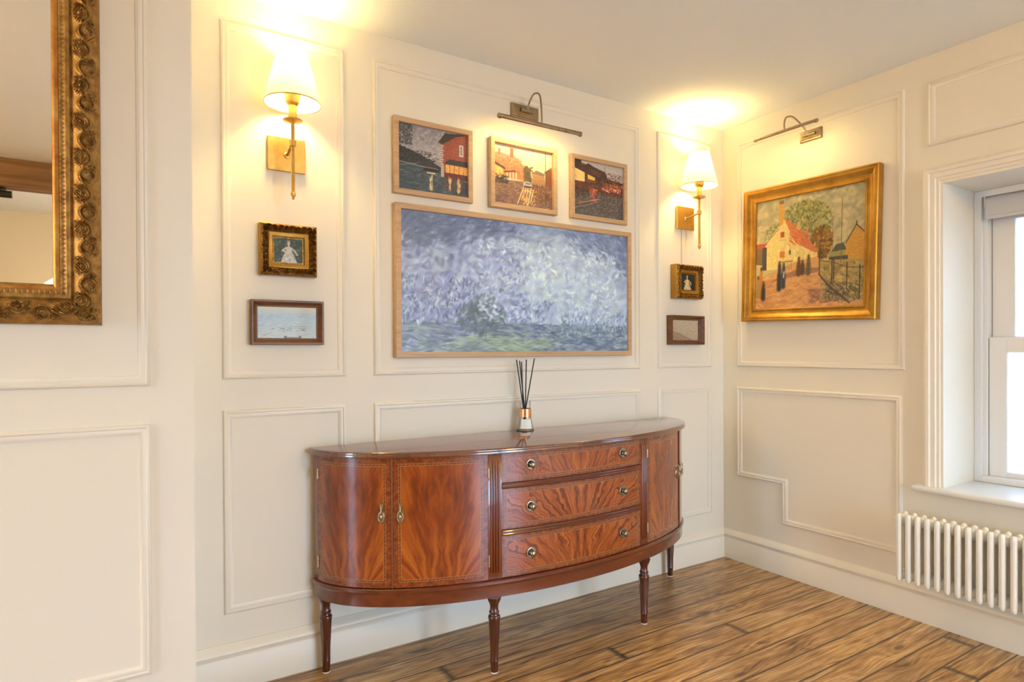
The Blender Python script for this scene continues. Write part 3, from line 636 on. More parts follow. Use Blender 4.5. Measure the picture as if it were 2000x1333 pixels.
def art_lady(dress, bgc, x=.5):
    A = Art(90, 90, bgc); A.dabs(260, (0, 1), (0, 1), [tuple(int(v*k) for v in bgc) for k in (.6, .9, 1.3, 1.6)], .1, .05, 1, 1.5, .6)
    A.poly([(x-.28, 0), (x-.10, .48), (x-.07, .66), (x+.07, .66), (x+.12, .46), (x+.30, 0)], dress, 1, .08)
    A.dabs(90, (x-.22, x+.22), (0, .4), [tuple(min(255, int(v*k)) for v in dress) for k in (.75, .95, 1.1)], .1, .02, 1.4, .3, .6)
    skin = (222, 196, 172)
    A.line([(x-.08, .62), (x-.20, .50), (x-.10, .44)], .06, skin); A.line([(x+.08, .62), (x+.20, .50), (x+.28, .36)], .06, tuple(int(v*.95) for v in dress)); A.line([(x, .66), (x, .74)], .06, skin)
    A.line([(x, .79), (x, .82)], .095, skin); A.line([(x-.03, .885), (x+.03, .885)], .055, (150, 140, 128)); return A
def art_sea():
    A = Art(150, 90, (166, 182, 186)); A.grad((190, 190, 176), (160, 178, 184), 0, .7); A.grad((170, 182, 180), (206, 196, 160), .72, 1)
    A.dabs(400, (0, 1), (0, .78), [(150, 170, 182), (176, 190, 190), (160, 176, 190), (186, 194, 186)], .12, .02, 0, .15, .5)
    A.line([(0, .08), (.2, .24), (.4, .27), (.55, .25)], .02, (206, 192, 160), .8); A.dabs(40, (.25, .8), (.24, .34), [(96, 100, 104), (120, 116, 104)], .06, .012, 0, .3, .8)
    A.line([(.55, .40), (.9, .38)], .012, (120, 118, 116), .8); A.line([(.1, .1), (.25, .2)], .01, (110, 112, 112), .8); A.box(.45, .73, .0, .05, (110, 92, 84)); A.box(.44, .49, 0, .09, (60, 56, 58)); A.box(.69, .73, 0, .09, (60, 56, 58)); return A
def art_shore():
    A = Art(130, 90, (190, 176, 148)); A.grad((176, 160, 136), (206, 192, 160), 0, 1); A.dabs(300, (0, 1), (0, 1), [(196, 184, 156), (178, 166, 146), (208, 196, 166)], .12, .02, 0, .2, .5)
    A.poly([(0, 0), (0, .55), (.15, .42), (.4, .26), (.7, .08), (.8, 0)], (160, 138, 116), .8); A.dabs(80, (0, .7), (0, .4), [(110, 98, 92), (140, 122, 104), (170, 150, 124)], .08, .016, -.6, .3, .6)
    A.line([(.2, .38), (.5, .18), (.78, .02)], .022, (104, 92, 88), .8); A.line([(0, .60), (.3, .50), (1, .46)], .01, (150, 142, 130), .6); return A

# ------------------------------------------------------------------ picture frames
def picture(name, label, mp, art, u0, u1, v0, v1, fw, dep, rebate, mat, cmat, prof=None, group=None, cat='picture', loc=None, pname='canvas', back=True):
    t = thing(name, label, cat, loc or mp((u0+u1)/2, v0, 0.0), group)
    prof = prof or [(0, 0.001), (0, dep-0.002), (0.002, dep), (fw-0.002, dep), (fw, dep-0.002), (fw, rebate-0.001)]
    bm = bmesh.new(); sweep(bm, rect(u0, u1, v0, v1), prof, mp); build('frame', bm, mat, t, smooth=35)
    if art is not None: canvas(pname, art, mp, u0+fw-0.002, u1-fw+0.002, v0+fw-0.002, v1-fw+0.002, rebate, t, cmat)
    bm = bmesh.new(); q = rect(u0+0.004, u1-0.004, v0+0.004, v1-0.004)
    a = [bm.verts.new(mp(u, v, 0.0015)) for u, v in q]; b = [bm.verts.new(mp(u, v, rebate-0.002)) for u, v in q]
    for i in range(4): bm.faces.new((a[i], a[(i+1) % 4], b[(i+1) % 4], b[i]))
    bm.faces.new(a[::-1]); bm.faces.new(b); build('backing', bm, M['walnut'], t)
    return t
G3 = 'three small oak-framed street paintings above the large picture'
picture('framed_painting', 'small oak-framed painting of a dusk street with red brick corner shop and wet blue road', mapA, art_river(), -2.055, -1.687, 1.863, 2.181, 0.022, 0.022, 0.010, M['oak'], M['canvas'], group=G3)
picture('framed_painting', 'small oak-framed painting of car headlights streaking down a sunset street, directly under picture light', mapA, art_street(), -1.600, -1.230, 1.860, 2.175, 0.022, 0.030, 0.012, M['oak'], M['canvas'], group=G3)
picture('framed_painting', 'small oak-framed painting of a dark rainy street with red car lights, nearest the corner', mapA, art_rain(), -1.140, -0.773, 1.862, 2.177, 0.022, 0.022, 0.010, M['oak'], M['canvas'], group=G3)
picture('large_framed_picture', 'wide hazy blue and lavender picture in thin oak frame above the sideboard', mapA, art_mist(), -2.054, -0.757, 1.185, 1.823, 0.024, 0.034, 0.022, M['oak'], M['print'])
# village scene on the right wall, hanging slightly crooked
VL = (0, -0.535, 1.36)
GP = [(0, 0.001), (0, 0.042), (0.003, 0.046), (0.009, 0.047), (0.012, 0.044), (0.016, 0.044), (0.024, 0.040), (0.034, 0.031), (0.046, 0.024), (0.056, 0.023), (0.060, 0.026), (0.066, 0.026), (0.070, 0.022), (0.070, 0.015)]
vt = picture('village_painting', 'gold-framed oil painting of a village lane and cottage on the window wall', mapB, art_village(), -0.903, -0.168, 1.361, 2.085, 0.070, 0.047, 0.016, M['gilt_clean'], M['canvas'], prof=GP, loc=VL)
# rotate about its centre
cz = 1.723
for ch in vt.children: pass
a = math.radians(1.5); vt.rotation_euler = (a, 0, 0)
cvec = Vector((0, -0.535, cz)); vt.location = cvec + Matrix.Rotation(a, 3, 'X') @ (Vector(VL)-cvec)

# ornate gilt frames: grid sides with modelled relief
def ornate(bm, u0, u1, v0, v1, Wf, depth, relief, mp, du=0.004, nw=22, amp=0.008):
    """depth(w) smooth profile, relief(s,w) ornament height in 0..1"""
    cu, cv = (u0+u1)/2, (v0+v1)/2
    for side in range(4):
        L = (u1-u0) if side % 2 == 0 else (v1-v0); n = max(8, int(L/du)); grid = []
        for j in range(nw+1):
            w = Wf*j/nw; row = []
            for i in range(n+1):
                s = -L/2 + L*i/n; s = max(-(L/2-w), min(L/2-w, s*(L/2-w)/(L/2)))
                d = depth(w) + amp*relief(s, w, L)
                if side == 0: p = (cu+s, v0+w)
                elif side == 1: p = (u1-w, cv+s)
                elif side == 2: p = (cu-s, v1-w)
                else: p = (u0+w, cv-s)
                row.append(bm.verts.new(mp(p[0], p[1], d)))
            grid.append(row)
        for r0, r1 in zip(grid, grid[1:]):
            for i in range(n):
                try: bm.faces.new((r0[i], r0[i+1], r1[i+1], r1[i]))
                except ValueError: pass
    bmesh.ops.remove_doubles(bm, verts=bm.verts[:], dist=0.0002)
def scroll(s, w, L, pitch, wc, wr):
    """rows of C-scrolls with a running edge, 0..1"""
    k = s/pitch; f = (k-math.floor(k)-0.5)*pitch; y = w-wc
    flip = 1 if int(math.floor(k)) % 2 == 0 else -1
    r = math.hypot(f, y); a = math.atan2(y*flip, f)
    h = 0.0
    R = wr*(0.92+0.16*a/PI)
    h = max(h, math.exp(-((r-R)/(wr*0.16))**2))
    h = max(h, 0.9*math.exp(-((r-R*0.50)/(wr*0.13))**2)*(1 if a > -1.8 else 0.3))
    h = max(h, 0.8*math.exp(-(r/(wr*0.20))**2))
    e = abs(f)-pitch*0.5
    h = max(h, 0.8*math.exp(-((e)/(wr*0.22))**2)*math.exp(-(y/(wr*0.8))**2))
    # leaf veins
    h += 0.18*math.sin(f*2*PI/(wr*0.33)+y*2*PI/(wr*0.7))
    return h
# --- the big mirror on the chimney breast
mt = thing('wall_mirror', 'large mirror in a broad carved antique gilt frame on the chimney breast', 'mirror', mapC(-3.60, 1.288, 0))
MU0, MU1, MV0, MV1 = -4.15, -3.052, 1.288, 2.44
def mdepth(w):
    return float(np.interp(w, [0, 0.001, 0.008, 0.012, 0.018, 0.030, 0.045, 0.056, 0.062, 0.066, 0.070, 0.078, 0.086, 0.092, 0.098, 0.108, 0.110], [0.002, 0.020, 0.026, 0.030, 0.034, 0.044, 0.046, 0.040, 0.034, 0.030, 0.036, 0.036, 0.030, 0.031, 0.026, 0.020, 0.008]))
def mrel(s, w, L):
    h = 0.0
    if 0.004 < w < 0.066:
        wn = (w-0.004)/0.062; env = min(1, min(wn, 1-wn)*8)
        y = w-0.035; P = 0.098; k = s/P; ki = math.floor(k); f = (k-ki-0.5)*P; fl_ = 1 if ki % 2 == 0 else -1
        # flowing stem
        stem = 0.013*math.sin(2*PI*s/P); h = max(h, math.exp(-((y-stem)/0.0035)**2))
        # scroll eyes either side of the stem
        for cx_, cy_, R in ((-0.25*P, -0.010, 0.0175), (0.25*P, 0.010, 0.0175), (0.0, 0.0, 0.007), (0.0, -0.020, 0.007), (0.5*P, 0.020, 0.007)):
            dx, dy = f-cx_, y-cy_; rr = math.hypot(dx, dy); a = math.atan2(dy, dx*fl_)
            rad = R*(0.75+0.25*math.sin(a+0.8))
            h = max(h, math.exp(-((rr-rad)/0.0022)**2), 0.85*math.exp(-(rr/0.0038)**2))
        # leaf fingers
        h = max(h, 0.68*abs(math.sin(2*PI*(s*0.9+y*1.1*fl_)/0.0155))*math.exp(-((y+stem*1.6)/0.015)**2))
        c = abs(abs(s)-(L/2-0.045))
        if c < 0.05: h = h*1.15+0.18*math.exp(-(c/0.02)**2)
        h *= env
    elif 0.080 < w < 0.094:
        h = 0.30*max(0, math.sin(s*2*PI/0.012))*math.exp(-((w-0.087)/0.004)**2)
    elif w < 0.008: h = 0.08*math.sin(s*90)
    return h
bm = bmesh.new(); ornate(bm, MU0, MU1, MV0, MV1, 0.110, mdepth, mrel, mapC, 0.0024, 62, 0.013)
o = build('frame', bm, M['gilt'], mt, smooth=60)
bm = bmesh.new(); sweep(bm, rect(MU0+0.093, MU1-0.093, MV0+0.088, MV1-0.088), [(0, 0.026), (0.002, 0.031), (0.008, 0.030), (0.016, 0.022), (0.018, 0.010)], mapC); build('inner_moulding', bm, M['gilt_rub'], mt, smooth=50)
bm = bmesh.new(); box(bm, MU0+0.10, MU1-0.10, -0.337, -0.327, MV0+0.08, MV1-0.08); build('mirror_glass', bm, M['mirror'], mt)

def small_gilt(label, u0, u1, v0, v1, dep, art, group):
    t = thing('gilt_framed_portrait', label, 'picture', mapA((u0+u1)/2, v0, 0), group)
    def dp(w): return float(np.interp(w, [0, 0.001, 0.006, 0.012, 0.02, 0.028, 0.030], [0.001, dep-0.006, dep-0.002, dep-0.004, dep-0.008, dep-0.012, dep-0.014]))
    def rl(s, w, L):
        wn = w/0.03; env = min(1, min(wn, 1-wn)*5)
        return scroll(s, w, L, 0.021, 0.015, 0.0105)*env*(1.3 if abs(abs(s)-L/2+0.02) < 0.02 else 0.9)
    bm = bmesh.new(); ornate(bm, u0, u1, v0, v1, 0.030, dp, rl, mapA, 0.0014, 26, 0.010); build('frame', bm, M['gilt_dark'], t, smooth=60)
    bm = bmesh.new(); sweep(bm, rect(u0-0.001, u1+0.001, v0-0.001, v1+0.001), [(0.0015, 0.001), (0, 0.001), (0, dep-0.008), (0.0015, dep-0.007)], mapA); build('frame_edge', bm, M['gilt_clean'], t)
    i = 0.029; bm = bmesh.new(); sweep(bm, rect(u0+i, u1-i, v0+i, v1-i), [(0, 0.004), (0, dep-0.010), (0.003, dep-0.009), (0.014, dep-0.013), (0.015, dep-0.018), (0.015, 0.008)], mapA); build('liner', bm, M['gilt_clean'], t, smooth=30)
    # beading
    j = i+0.0175; bm = bmesh.new(); A0, A1, B0, B1 = u0+j, u1-j, v0+j, v1-j; pts = []
    nx = int((A1-A0)/0.0058); ny = int((B1-B0)/0.0058)
    for q in range(nx+1): pts += [(A0+(A1-A0)*q/nx, B0), (A0+(A1-A0)*q/nx, B1)]
    for q in range(1, ny): pts += [(A0, B0+(B1-B0)*q/ny), (A1, B0+(B1-B0)*q/ny)]
    sweep(bm, rect(u0+i+.014, u1-i-.014, v0+i+.014, v1-i-.014), [(0, dep-0.02), (0.007, dep-0.02), (0.007, 0.008)], mapA)
    for (u, v) in pts:
        p = mapA(u, v, dep-0.0195); bmesh.ops.create_icosphere(bm, subdivisions=1, radius=0.0024, matrix=Matrix.Translation(p))
    build('beading', bm, M['gilt_dark'], t, smooth=60)
    k = i+0.020; canvas('portrait', art, mapA, u0+k-.002, u1-k+.002, v0+k-.002, v1-k+.002, dep-0.024, t, M['canvas'])
    return t
GG = 'pair of little gilt-framed portraits under the wall sconces'
g1 = small_gilt('small ornate gilt frame with lady in pale dress, under the sconce nearer the mirror', -2.575, -2.373, 1.495, 1.684, 0.038, art_lady((206, 206, 196), (62, 74, 62), .52), GG)
g2 = small_gilt('small ornate gilt frame with seated lady on dark ground, in the corner below a sconce', -0.437, -0.233, 1.497, 1.683, 0.052, art_lady((226, 204, 150), (34, 44, 38), .5), GG)
bm = bmesh.new(); tube(bm, [mapA(-0.352, 1.68, 0.004), mapA(-0.352, 1.90, 0.004)], 0.0012, 6); build('hanging_wire', bm, M['wire'], g2)
def boxframe(label, u0, u1, v0, v1, dep, art):
    prof = [(0, 0.001), (0, dep-0.002), (0.002, dep), (0.007, dep), (0.010, dep-0.004), (0.016, 0.020), (0.020, 0.018), (0.024, 0.017), (0.025, 0.012)]
    return picture('box_framed_seascape', label, mapA, art, u0, u1, v0, v1, 0.025, dep, 0.013, M['walnut'], M['print'], prof=prof, group='pair of small dark wood box-framed seascapes')
boxframe('small dark wood box frame with pale blue harbour view, below the pale-dress portrait', -2.608, -2.347, 1.238, 1.403, 0.032, art_sea())
boxframe('small brown box frame with beige shoreline, lowest picture in the corner by sconce', -0.470, -0.207, 1.242, 1.403, 0.042, art_shore())

# ------------------------------------------------------------------ sconces
def copy_tree(o, parent=None):
    c = o.copy(); C.objects.link(c); OFF[c.name] = OFF.get(o.name, Vector((0, 0, 0)))
    if parent: c.parent = parent
    for ch in list(o.children): copy_tree(ch, c)
    return c
def make_sconce(x):
    y = -0.108
    t = thing('wall_sconce', 'lit brass wall sconce with tapered white shade, above the portrait nearer the mirror', 'wall light', (x, 0, 1.762), 'pair of brass wall sconces')
    build('back_plate', B(x-0.068, x+0.068, -0.014, -0.0005, 1.886, 2.012, bev=0.002), M['brass'], t)
    bm = bmesh.new(); tube(bm, catmull([(x, -0.012, 1.945), (x, -0.05, 1.950), (x, y, 1.962)], 6), 0.0055, 12); lathe(bm, [(0.012, 0), (0.012, 0.003), (0.007, 0.006)], (x, -0.013, 1.945), 16, 'Y')
    lathe(bm, [(0.0085, -0.012), (0.012, -0.010), (0.012, 0.010), (0.0085, 0.012)], (x, y, 1.963), 20); build('arm', bm, M['brass'], t, smooth=40)
    bm = bmesh.new(); lathe(bm, [(0.002, 1.762), (0.005, 1.764), (0.004, 1.769), (0.007, 1.773), (0.009, 1.778), (0.009, 1.785), (0.007, 1.787), (0.0062, 1.789), (0.0062, 2.040)], (x, y, 0), 20); build('stem', bm, M['brass'], t, smooth=40)
    bm = bmesh.new(); lathe(bm, [(0.006, 2.034), (0.010, 2.038), (0.033, 2.044), (0.0345, 2.047), (0.012, 2.047), (0.012, 2.045)], (x, y, 0), 32); build('drip_pan', bm, M['brass'], t, smooth=40)
    bm = bmesh.new(); lathe(bm, [(0.0145, 2.046), (0.0145, 2.098), (0.020, 2.104), (0.025, 2.112), (0.027, 2.135), (0.029, 2.137), (0.029, 2.139), (0.02, 2.139), (0.010, 2.125)], (x, y, 0), 32); build('candle_sleeve', bm, M['brass'], t, smooth=40)
    bm = bmesh.new(); lathe(bm, [(0.008, 2.139), (0.016, 2.150), (0.021, 2.168), (0.020, 2.180), (0.012, 2.193), (0.002, 2.198)], (x, y, 0), 20); build('bulb', bm, M['bulb'], t, smooth=60)
    bm = bmesh.new(); lathe(bm, [(0.0975, 2.106), (0.098, 2.106), (0.055, 2.286), (0.0542, 2.286), (0.0965, 2.1062), (0.0975, 2.106)], (x, y, 0), 48, cap=False)
    bmesh.ops.remove_doubles(bm, verts=bm.verts[:], dist=1e-5); build('lamp_shade', bm, M['shade'], t, smooth=50)
    bm = bmesh.new(); lathe(bm, [(0.0985, 2.1045), (0.0992, 2.1045), (0.0988, 2.1085), (0.098, 2.1085)], (x, y, 0), 48, cap=False)
    for q in range(3):
        a = q*2*PI/3; tube(bm, [(x+0.010*math.cos(a), y+0.010*math.sin(a), 2.141), (x+0.070*math.cos(a), y+0.070*math.sin(a), 2.20), (x+0.074*math.cos(a), y+0.074*math.sin(a), 2.205)], 0.0012, 5)
    build('shade_ring', bm, M['antique'], t)
    l = bpy.data.lights.new('sconce_light', 'POINT'); l.energy = 15; l.color = LAMP; l.shadow_soft_size = 0.045
    lo = bpy.data.objects.new('sconce_light', l); C.objects.link(lo); lo.parent = t; lo.location = (0, y, 2.215-1.762); OFF[lo.name] = Vector((0, 0, 0))
    return t
sc = make_sconce(-2.476)
s2 = copy_tree(sc); s2.location = (-0.328, 0, 1.762)
s2['label'] = 'lit brass wall sconce with tapered white shade in the corner beside the window wall'

# ------------------------------------------------------------------ picture lights
def picture_light(label, mp, u, up, zp, zt, L, dt, pw, ph, head=0.011, energy=1.1):
    """u: arm position, up: plate centre"""
    t = thing('picture_light', label, 'picture light', mp(up, zp-ph/2, 0), 'pair of brass picture lights')
    bm = bmesh.new(); sweep(bm, rect(up-pw/2, up+pw/2, zp-ph/2, zp+ph/2), [(0, 0.0005), (0, 0.010), (0.003, 0.013), (0.010, 0.014), (0.013, 0.018), (min(pw, ph)/2-0.0005, 0.019)], mp); build('back_plate', bm, M['antique'], t, smooth=30)
    bm = bmesh.new(); a = Vector(mp(up-0.035, zp+0.000, 0.026)); b = Vector(mp(up+0.035, zp+0.000, 0.026)); tube(bm, [a, b], 0.008, 14)
    tube(bm, [Vector(mp(up, zp, 0.015)), Vector(mp(up, zp, 0.03))], 0.006, 10); build('pivot', bm, M['pewter'], t, smooth=40)
    pts = [mp(up, zp, 0.028), mp(up+(u-up)*0.3, zp+0.022, 0.040), mp(up+(u-up)*0.6, zp+0.048, 0.066), mp(up+(u-up)*0.9, max(zt+0.082, zp+0.055), dt*0.66), mp(u, max(zt+0.070, zp+0.028), dt*0.93), mp(u, zt+0.035, dt+0.003), mp(u, zt+0.006, dt)]
    bm = bmesh.new(); tube(bm, catmull(pts, 8), 0.0042, 10); build('arm', bm, M['antique'], t, smooth=60)
    # trough: open underneath
    bm = bmesh.new(); n = 14; rows = []
    for q in range(2):
        uu = u-L/2 if q == 0 else u+L/2; ring = []
        for k in range(n+1):
            a = math.radians(-62+262*k/n); ring.append(bm.verts.new(mp(uu, zt+head*math.sin(a), dt+head*math.cos(a))))
        for k in range(n, -1, -1):
            a = math.radians(-62+262*k/n); ring.append(bm.verts.new(mp(uu, zt+head*0.86*math.sin(a), dt+head*0.86*math.cos(a))))
        rows.append(ring)
    m_ = len(rows[0])
    for k in range(m_): bm.faces.new((rows[0][k], rows[0][(k+1) % m_], rows[1][(k+1) % m_], rows[1][k]))
    for uu in (u-L/2, u+L/2):
        s = 1 if uu > u else -1
        tube(bm, [mp(uu-s*0.012, zt, dt), mp(uu, zt, dt), mp(uu+s*0.002, zt, dt)], [head*1.04, head*1.04, head*0.8], 16)
    build('lamp_head', bm, M['antique'], t, smooth=40)
    bm = bmesh.new(); tube(bm, [mp(u-L/2+0.02, zt+head*0.2, dt-head*0.1), mp(u+L/2-0.02, zt+head*0.2, dt-head*0.1)], head*0.4, 10); build('bulb', bm, M['strip'], t, smooth=60)
    l = bpy.data.lights.new('strip_light', 'AREA'); l.shape = 'RECTANGLE'; l.size = L*0.8; l.size_y = 0.012; l.energy = energy; l.color = LAMP
    lo = bpy.data.objects.new('strip_light', l); C.objects.link(lo); lo.parent = t
    P = Vector(mp(u, zt-head*0.95, dt)); lo.location = P - Vector(t.location)
    out = Vector(mp(0, 0, 1))-Vector(mp(0, 0, 0)); aim = (Vector((0, 0, -1)) - out*0.55).normalized()
    ux = (Vector(mp(1, 0, 0))-Vector(mp(0, 0, 0))); zax = -aim; yax = zax.cross(ux).normalized(); xax = yax.cross(zax)
    R = Matrix((xax, yax, zax)).transposed(); lo.rotation_euler = R.to_euler()
    return t
picture_light('long antique brass picture light on curved arm over the middle street painting', mapA, -1.405, -1.402, 2.327, 2.222, 0.45, 0.145, 0.152, 0.060)
picture_light('shorter antique brass picture light on curved arm above the gold-framed village painting', mapB, -0.53, -0.556, 2.311, 2.306, 0.345, 0.19, 0.118, 0.056, 0.009, 0.55)

# ------------------------------------------------------------------ sideboard
SX, SY, SA, SB_ = -1.440, -0.022, 0.948, 0.438
def ep(th, off=0.0):
    c, s = math.cos(math.radians(th)), math.sin(math.radians(th))
    n = Vector((c/SA, -s/SB_)).normalized()
    return SX+SA*c+n.x*off, SY-SB_*s+n.y*off
def curved(bm, th0, th1, z0, z1, off=0.0, thick=0.02, n=None, rows=1, uv=True, bev=0.0015):
    """a curved slab following the bow front; uv 'm' in metres from its centre"""
    n = n or max(4, int(abs(th1-th0)*0.9))
    ths = [th0+(th1-th0)*i/n for i in range(n+1)]
    P = [ep(t, off) for t in ths]; s = [0]
    for a, b in zip(P, P[1:]): s.append(s[-1]+math.hypot(b[0]-a[0], b[1]-a[1]))
    Lt = s[-1]; lay = bm.loops.layers.uv.get('m') or bm.loops.layers.uv.new('m')
    Pi = [ep(t, off-bev) for t in ths]; Q = [ep(t, off-thick) for t in ths]
    rowsv = [(Q, z0), (Pi, z0), (P, z0+bev), (P, z1-bev), (Pi, z1), (Q, z1)]
    V = [[bm.verts.new((p[0], p[1], z)) for p in pp] for pp, z in rowsv]
    def q(a, b, i, z_a, z_b):
        f = bm.faces.new((V[a][i], V[a][i+1], V[b][i+1], V[b][i])); zc = (z0+z1)/2
        for l, (ii, zz) in zip(f.loops, ((i, z_a), (i+1, z_a), (i+1, z_b), (i, z_b))): l[lay].uv = (s[ii]-Lt/2, zz-zc)
    for a in range(6):
        b = (a+1) % 6
        for i in range(n): q(a, b, i, rowsv[a][1], rowsv[b][1])
    for i in (0, n): bm.faces.new([V[a][i] for a in range(6)])
    return Lt
def arc_len(th0, th1, off=0.0):
    P = [ep(th0+(th1-th0)*i/60, off) for i in range(61)]; return sum(math.hypot(b[0]-a[0], b[1]-a[1]) for a, b in zip(P, P[1:]))
def slab(bm, a, b, z0, z1, prof, n=72):
    """half-ellipse slab with an edge profile of (inset, z)"""
    rings = []
    for ins, z in prof:
        rings.append([bm.verts.new((SX+(a-ins)*math.cos(PI*i/n), min(-0.0225, SY) - (b-ins)*math.sin(PI*i/n), z)) for i in range(n+1)])
    for r0, r1 in zip(rings, rings[1:]):
        for i in range(n): bm.faces.new((r0[i], r0[i+1], r1[i+1], r1[i]))
        bm.faces.new((r0[n], r0[0], r1[0], r1[n]))
    bm.faces.new(rings[0][::-1]); bm.faces.new(rings[-1])
sb = thing('sideboard', 'bow-fronted mahogany sideboard with flame veneer, three drawers and tapered legs against the panelled wall', 'sideboard', (SX, -0.2, 0))
ZT = 0.847
def top_m():
    k = N('mahogany_top'); p = k.pos(); x, y, z = k.sep(p)
    f = k.noise(k.comb(k.math('MULTIPLY', x, 0.25), y, 0.0), 22, 5, 0.6, 0.6)
    k.set(k.ramp(f, [(0.3, (0.08, 0.016, 0.007)), (0.7, (0.18, 0.045, 0.016))]), 0.22, coat=1.0, coat_r=0.07); k.b.inputs['Coat IOR'].default_value = 1.9; return k.m
M['top'] = top_m()
bm = bmesh.new(); slab(bm, 0.968, 0.460, 0, 0, [(0.006, ZT-0.022), (0.001, ZT-0.021), (0, ZT-0.017), (0.001, ZT-0.010), (0.003, ZT-0.008), (0.003, ZT-0.005), (0.006, ZT-0.001), (0.009, ZT)]); build('top', bm, M['top'], sb, smooth=40)
bm = bmesh.new(); slab(bm, SA-0.022, SB_-0.022, 0, 0, [(0, 0.345), (0, 0.826)]); build('carcass', bm, M['mahog_dk'], sb, smooth=40)
bm = bmesh.new(); slab(bm, SA+0.006, SB_+0.006, 0, 0, [(0.004, 0.284), (0.004, 0.325), (0.002, 0.332), (-0.002, 0.336), (-0.002, 0.346), (0.002, 0.349), (0.020, 0.350)]); build('apron', bm, M['mahog'], sb, smooth=35)
bm = bmesh.new(); curved(bm, 2, 178, 0.8245, 0.8255, 0.0, 0.03)
build('top_rail', bm, M['mahog'], sb, smooth=40)
# doors and pilasters
def handle(parent, th, z, side):
    """oval back plate with a drop ring"""
    bm = bmesh.new(); px, py = ep(th, 0.001); c, s = math.cos(math.radians(th)), math.sin(math.radians(th))
    nrm = Vector((c/SA, -s/SB_, 0)).normalized(); tx = Vector((-nrm.y, nrm.x, 0)); O = Vector((px, py, z))
    def pt(u, v, d): return O+tx*u*1.22+Vector((0, 0, v*1.22))+nrm*d
    # plate outline
    out = []
    for i in range(28):
        a = 2*PI*i/28; u, v = 0.011*math.sin(a), 0.021*math.cos(a)-0.008
        out.append((u, v))
    for sc_, d0, d1 in ((1.0, 0.0, 0.002), (0.8, 0.002, 0.004)):
        a = [bm.verts.new(pt(u*sc_, (v+.008)*sc_-.008, d0)) for u, v in out]; b = [bm.verts.new(pt(u*sc_*.95, (v+.008)*sc_*.95-.008, d1)) for u, v in out]
        for i in range(28): bm.faces.new((a[i], a[(i+1) % 28], b[(i+1) % 28], b[i]))
        bm.faces.new(b)
    # upper finial plate
    a = [bm.verts.new(pt(0.0065*math.cos(2*PI*i/16), 0.022+0.010*math.sin(2*PI*i/16), 0.0)) for i in range(16)]; b = [bm.verts.new(pt(0.0055*math.cos(2*PI*i/16), 0.022+0.009*math.sin(2*PI*i/16), 0.003)) for i in range(16)]
    for i in range(16): bm.faces.new((a[i], a[(i+1) % 16], b[(i+1) % 16], b[i]))
    bm.faces.new(b)
    bmesh.ops.create_uvsphere(bm, u_segments=12, v_segments=8, radius=0.004, matrix=Matrix.Translation(pt(0, 0.022, 0.008)))
    tube(bm, [pt(0, 0.022, 0.001), pt(0, 0.022, 0.008)], 0.0025, 8)
    # drop: hanging oval
    tube(bm, [pt(0, 0.022, 0.009), pt(0, 0.008, 0.011)], 0.002, 8)
    R = []; 
    for i in range(25):
        a = 2*PI*i/24; R.append(pt(0.0085*math.sin(a), -0.008+0.013*math.cos(a), 0.010))
    tube(bm, R, 0.0019, 8, cap=False)
    q = Matrix((tx, Vector((0, 0, 1)), nrm)).transposed().to_4x4()
    bmesh.ops.create_uvsphere(bm, u_segments=16, v_segments=10, radius=1, matrix=Matrix.Translation(pt(0, -0.008, 0.008)) @ q @ Matrix.Diagonal((0.0055, 0.0095, 0.004, 1)))
    o = build('handle', bm, M['handle_brass'], parent, smooth=50); return o
def hinge(parent, th, z0, z1):
    bm = bmesh.new(); x, y = ep(th, 0.0025); tube(bm, [(x, y, z0), (x, y, z1)], 0.0032, 10)
    for zz in (z0+(z1-z0)/3, z0+(z1-z0)*2/3): tube(bm, [(x, y, zz-0.0006), (x, y, zz+0.0006)], 0.0036, 10)
    build('hinge', bm, M['hinge'], parent, smooth=50)
Z0, Z1 = 0.3515, 0.8235
doors = [(115.6, 141.2, 138.9, 115.4, 1), (141.6, 174.2, 144.6, 174.0, 1), (38.8, 64.4, 41.1, 64.6, -1), (5.8, 38.4, 35.4, 6.0, -1)]
for i, (a, b, hh, hg, sd) in enumerate(doors):
    Wd = arc_len(a, b); mt_ = veneer('flame_door_%d' % i, Wd, Z1-Z0, 'door', 1.7+i*0.0, 0.030)
    bm = bmesh.new(); curved(bm, a, b, Z0, Z1, 0.0, 0.02, n=40); d = build('door', bm, mt_, sb, smooth=40)
    handle(d, hh, 0.622, sd if i != 1 else 1); hinge(d, hg, 0.735, 0.772); hinge(d, hg, 0.402, 0.445)
def bead(bm, th, z0, z1):
    x, y = ep(th, 0.002); tube(bm, [(x, y, z0), (x, y, z1)], 0.0032, 10)
bm = bmesh.new(); bead(bm, 141.4, Z0, Z1); build('door_bead', bm, M['mahog_v'], sb, smooth=50)
bm = bmesh.new(); bead(bm, 38.6, Z0, Z1); build('door_bead', bm, M['mahog_v'], sb, smooth=50)
for c0 in (113.8, 66.2):
    bm = bmesh.new(); curved(bm, c0-1.75, c0+1.75, Z0, Z1, 0.001, 0.02, n=4)
    for k in (-1.0, -0.33, 0.33, 1.0):
        x, y = ep(c0+k, 0.002); tube(bm, [(x, y, Z0+0.025), (x, y, Z0+0.03), (x, y, Z1-0.03), (x, y, Z1-0.025)], [0.001, 0.0042, 0.0042, 0.001], 8)
    build('pilaster', bm, M['mahog_v'], sb, smooth=50)
for a, b in ((174.4, 179), (1, 5.6)):
    bm = bmesh.new(); curved(bm, a, b, Z0, Z1, 0.0, 0.02, n=6); build('end_stile', bm, M['mahog_v'], sb, smooth=50)
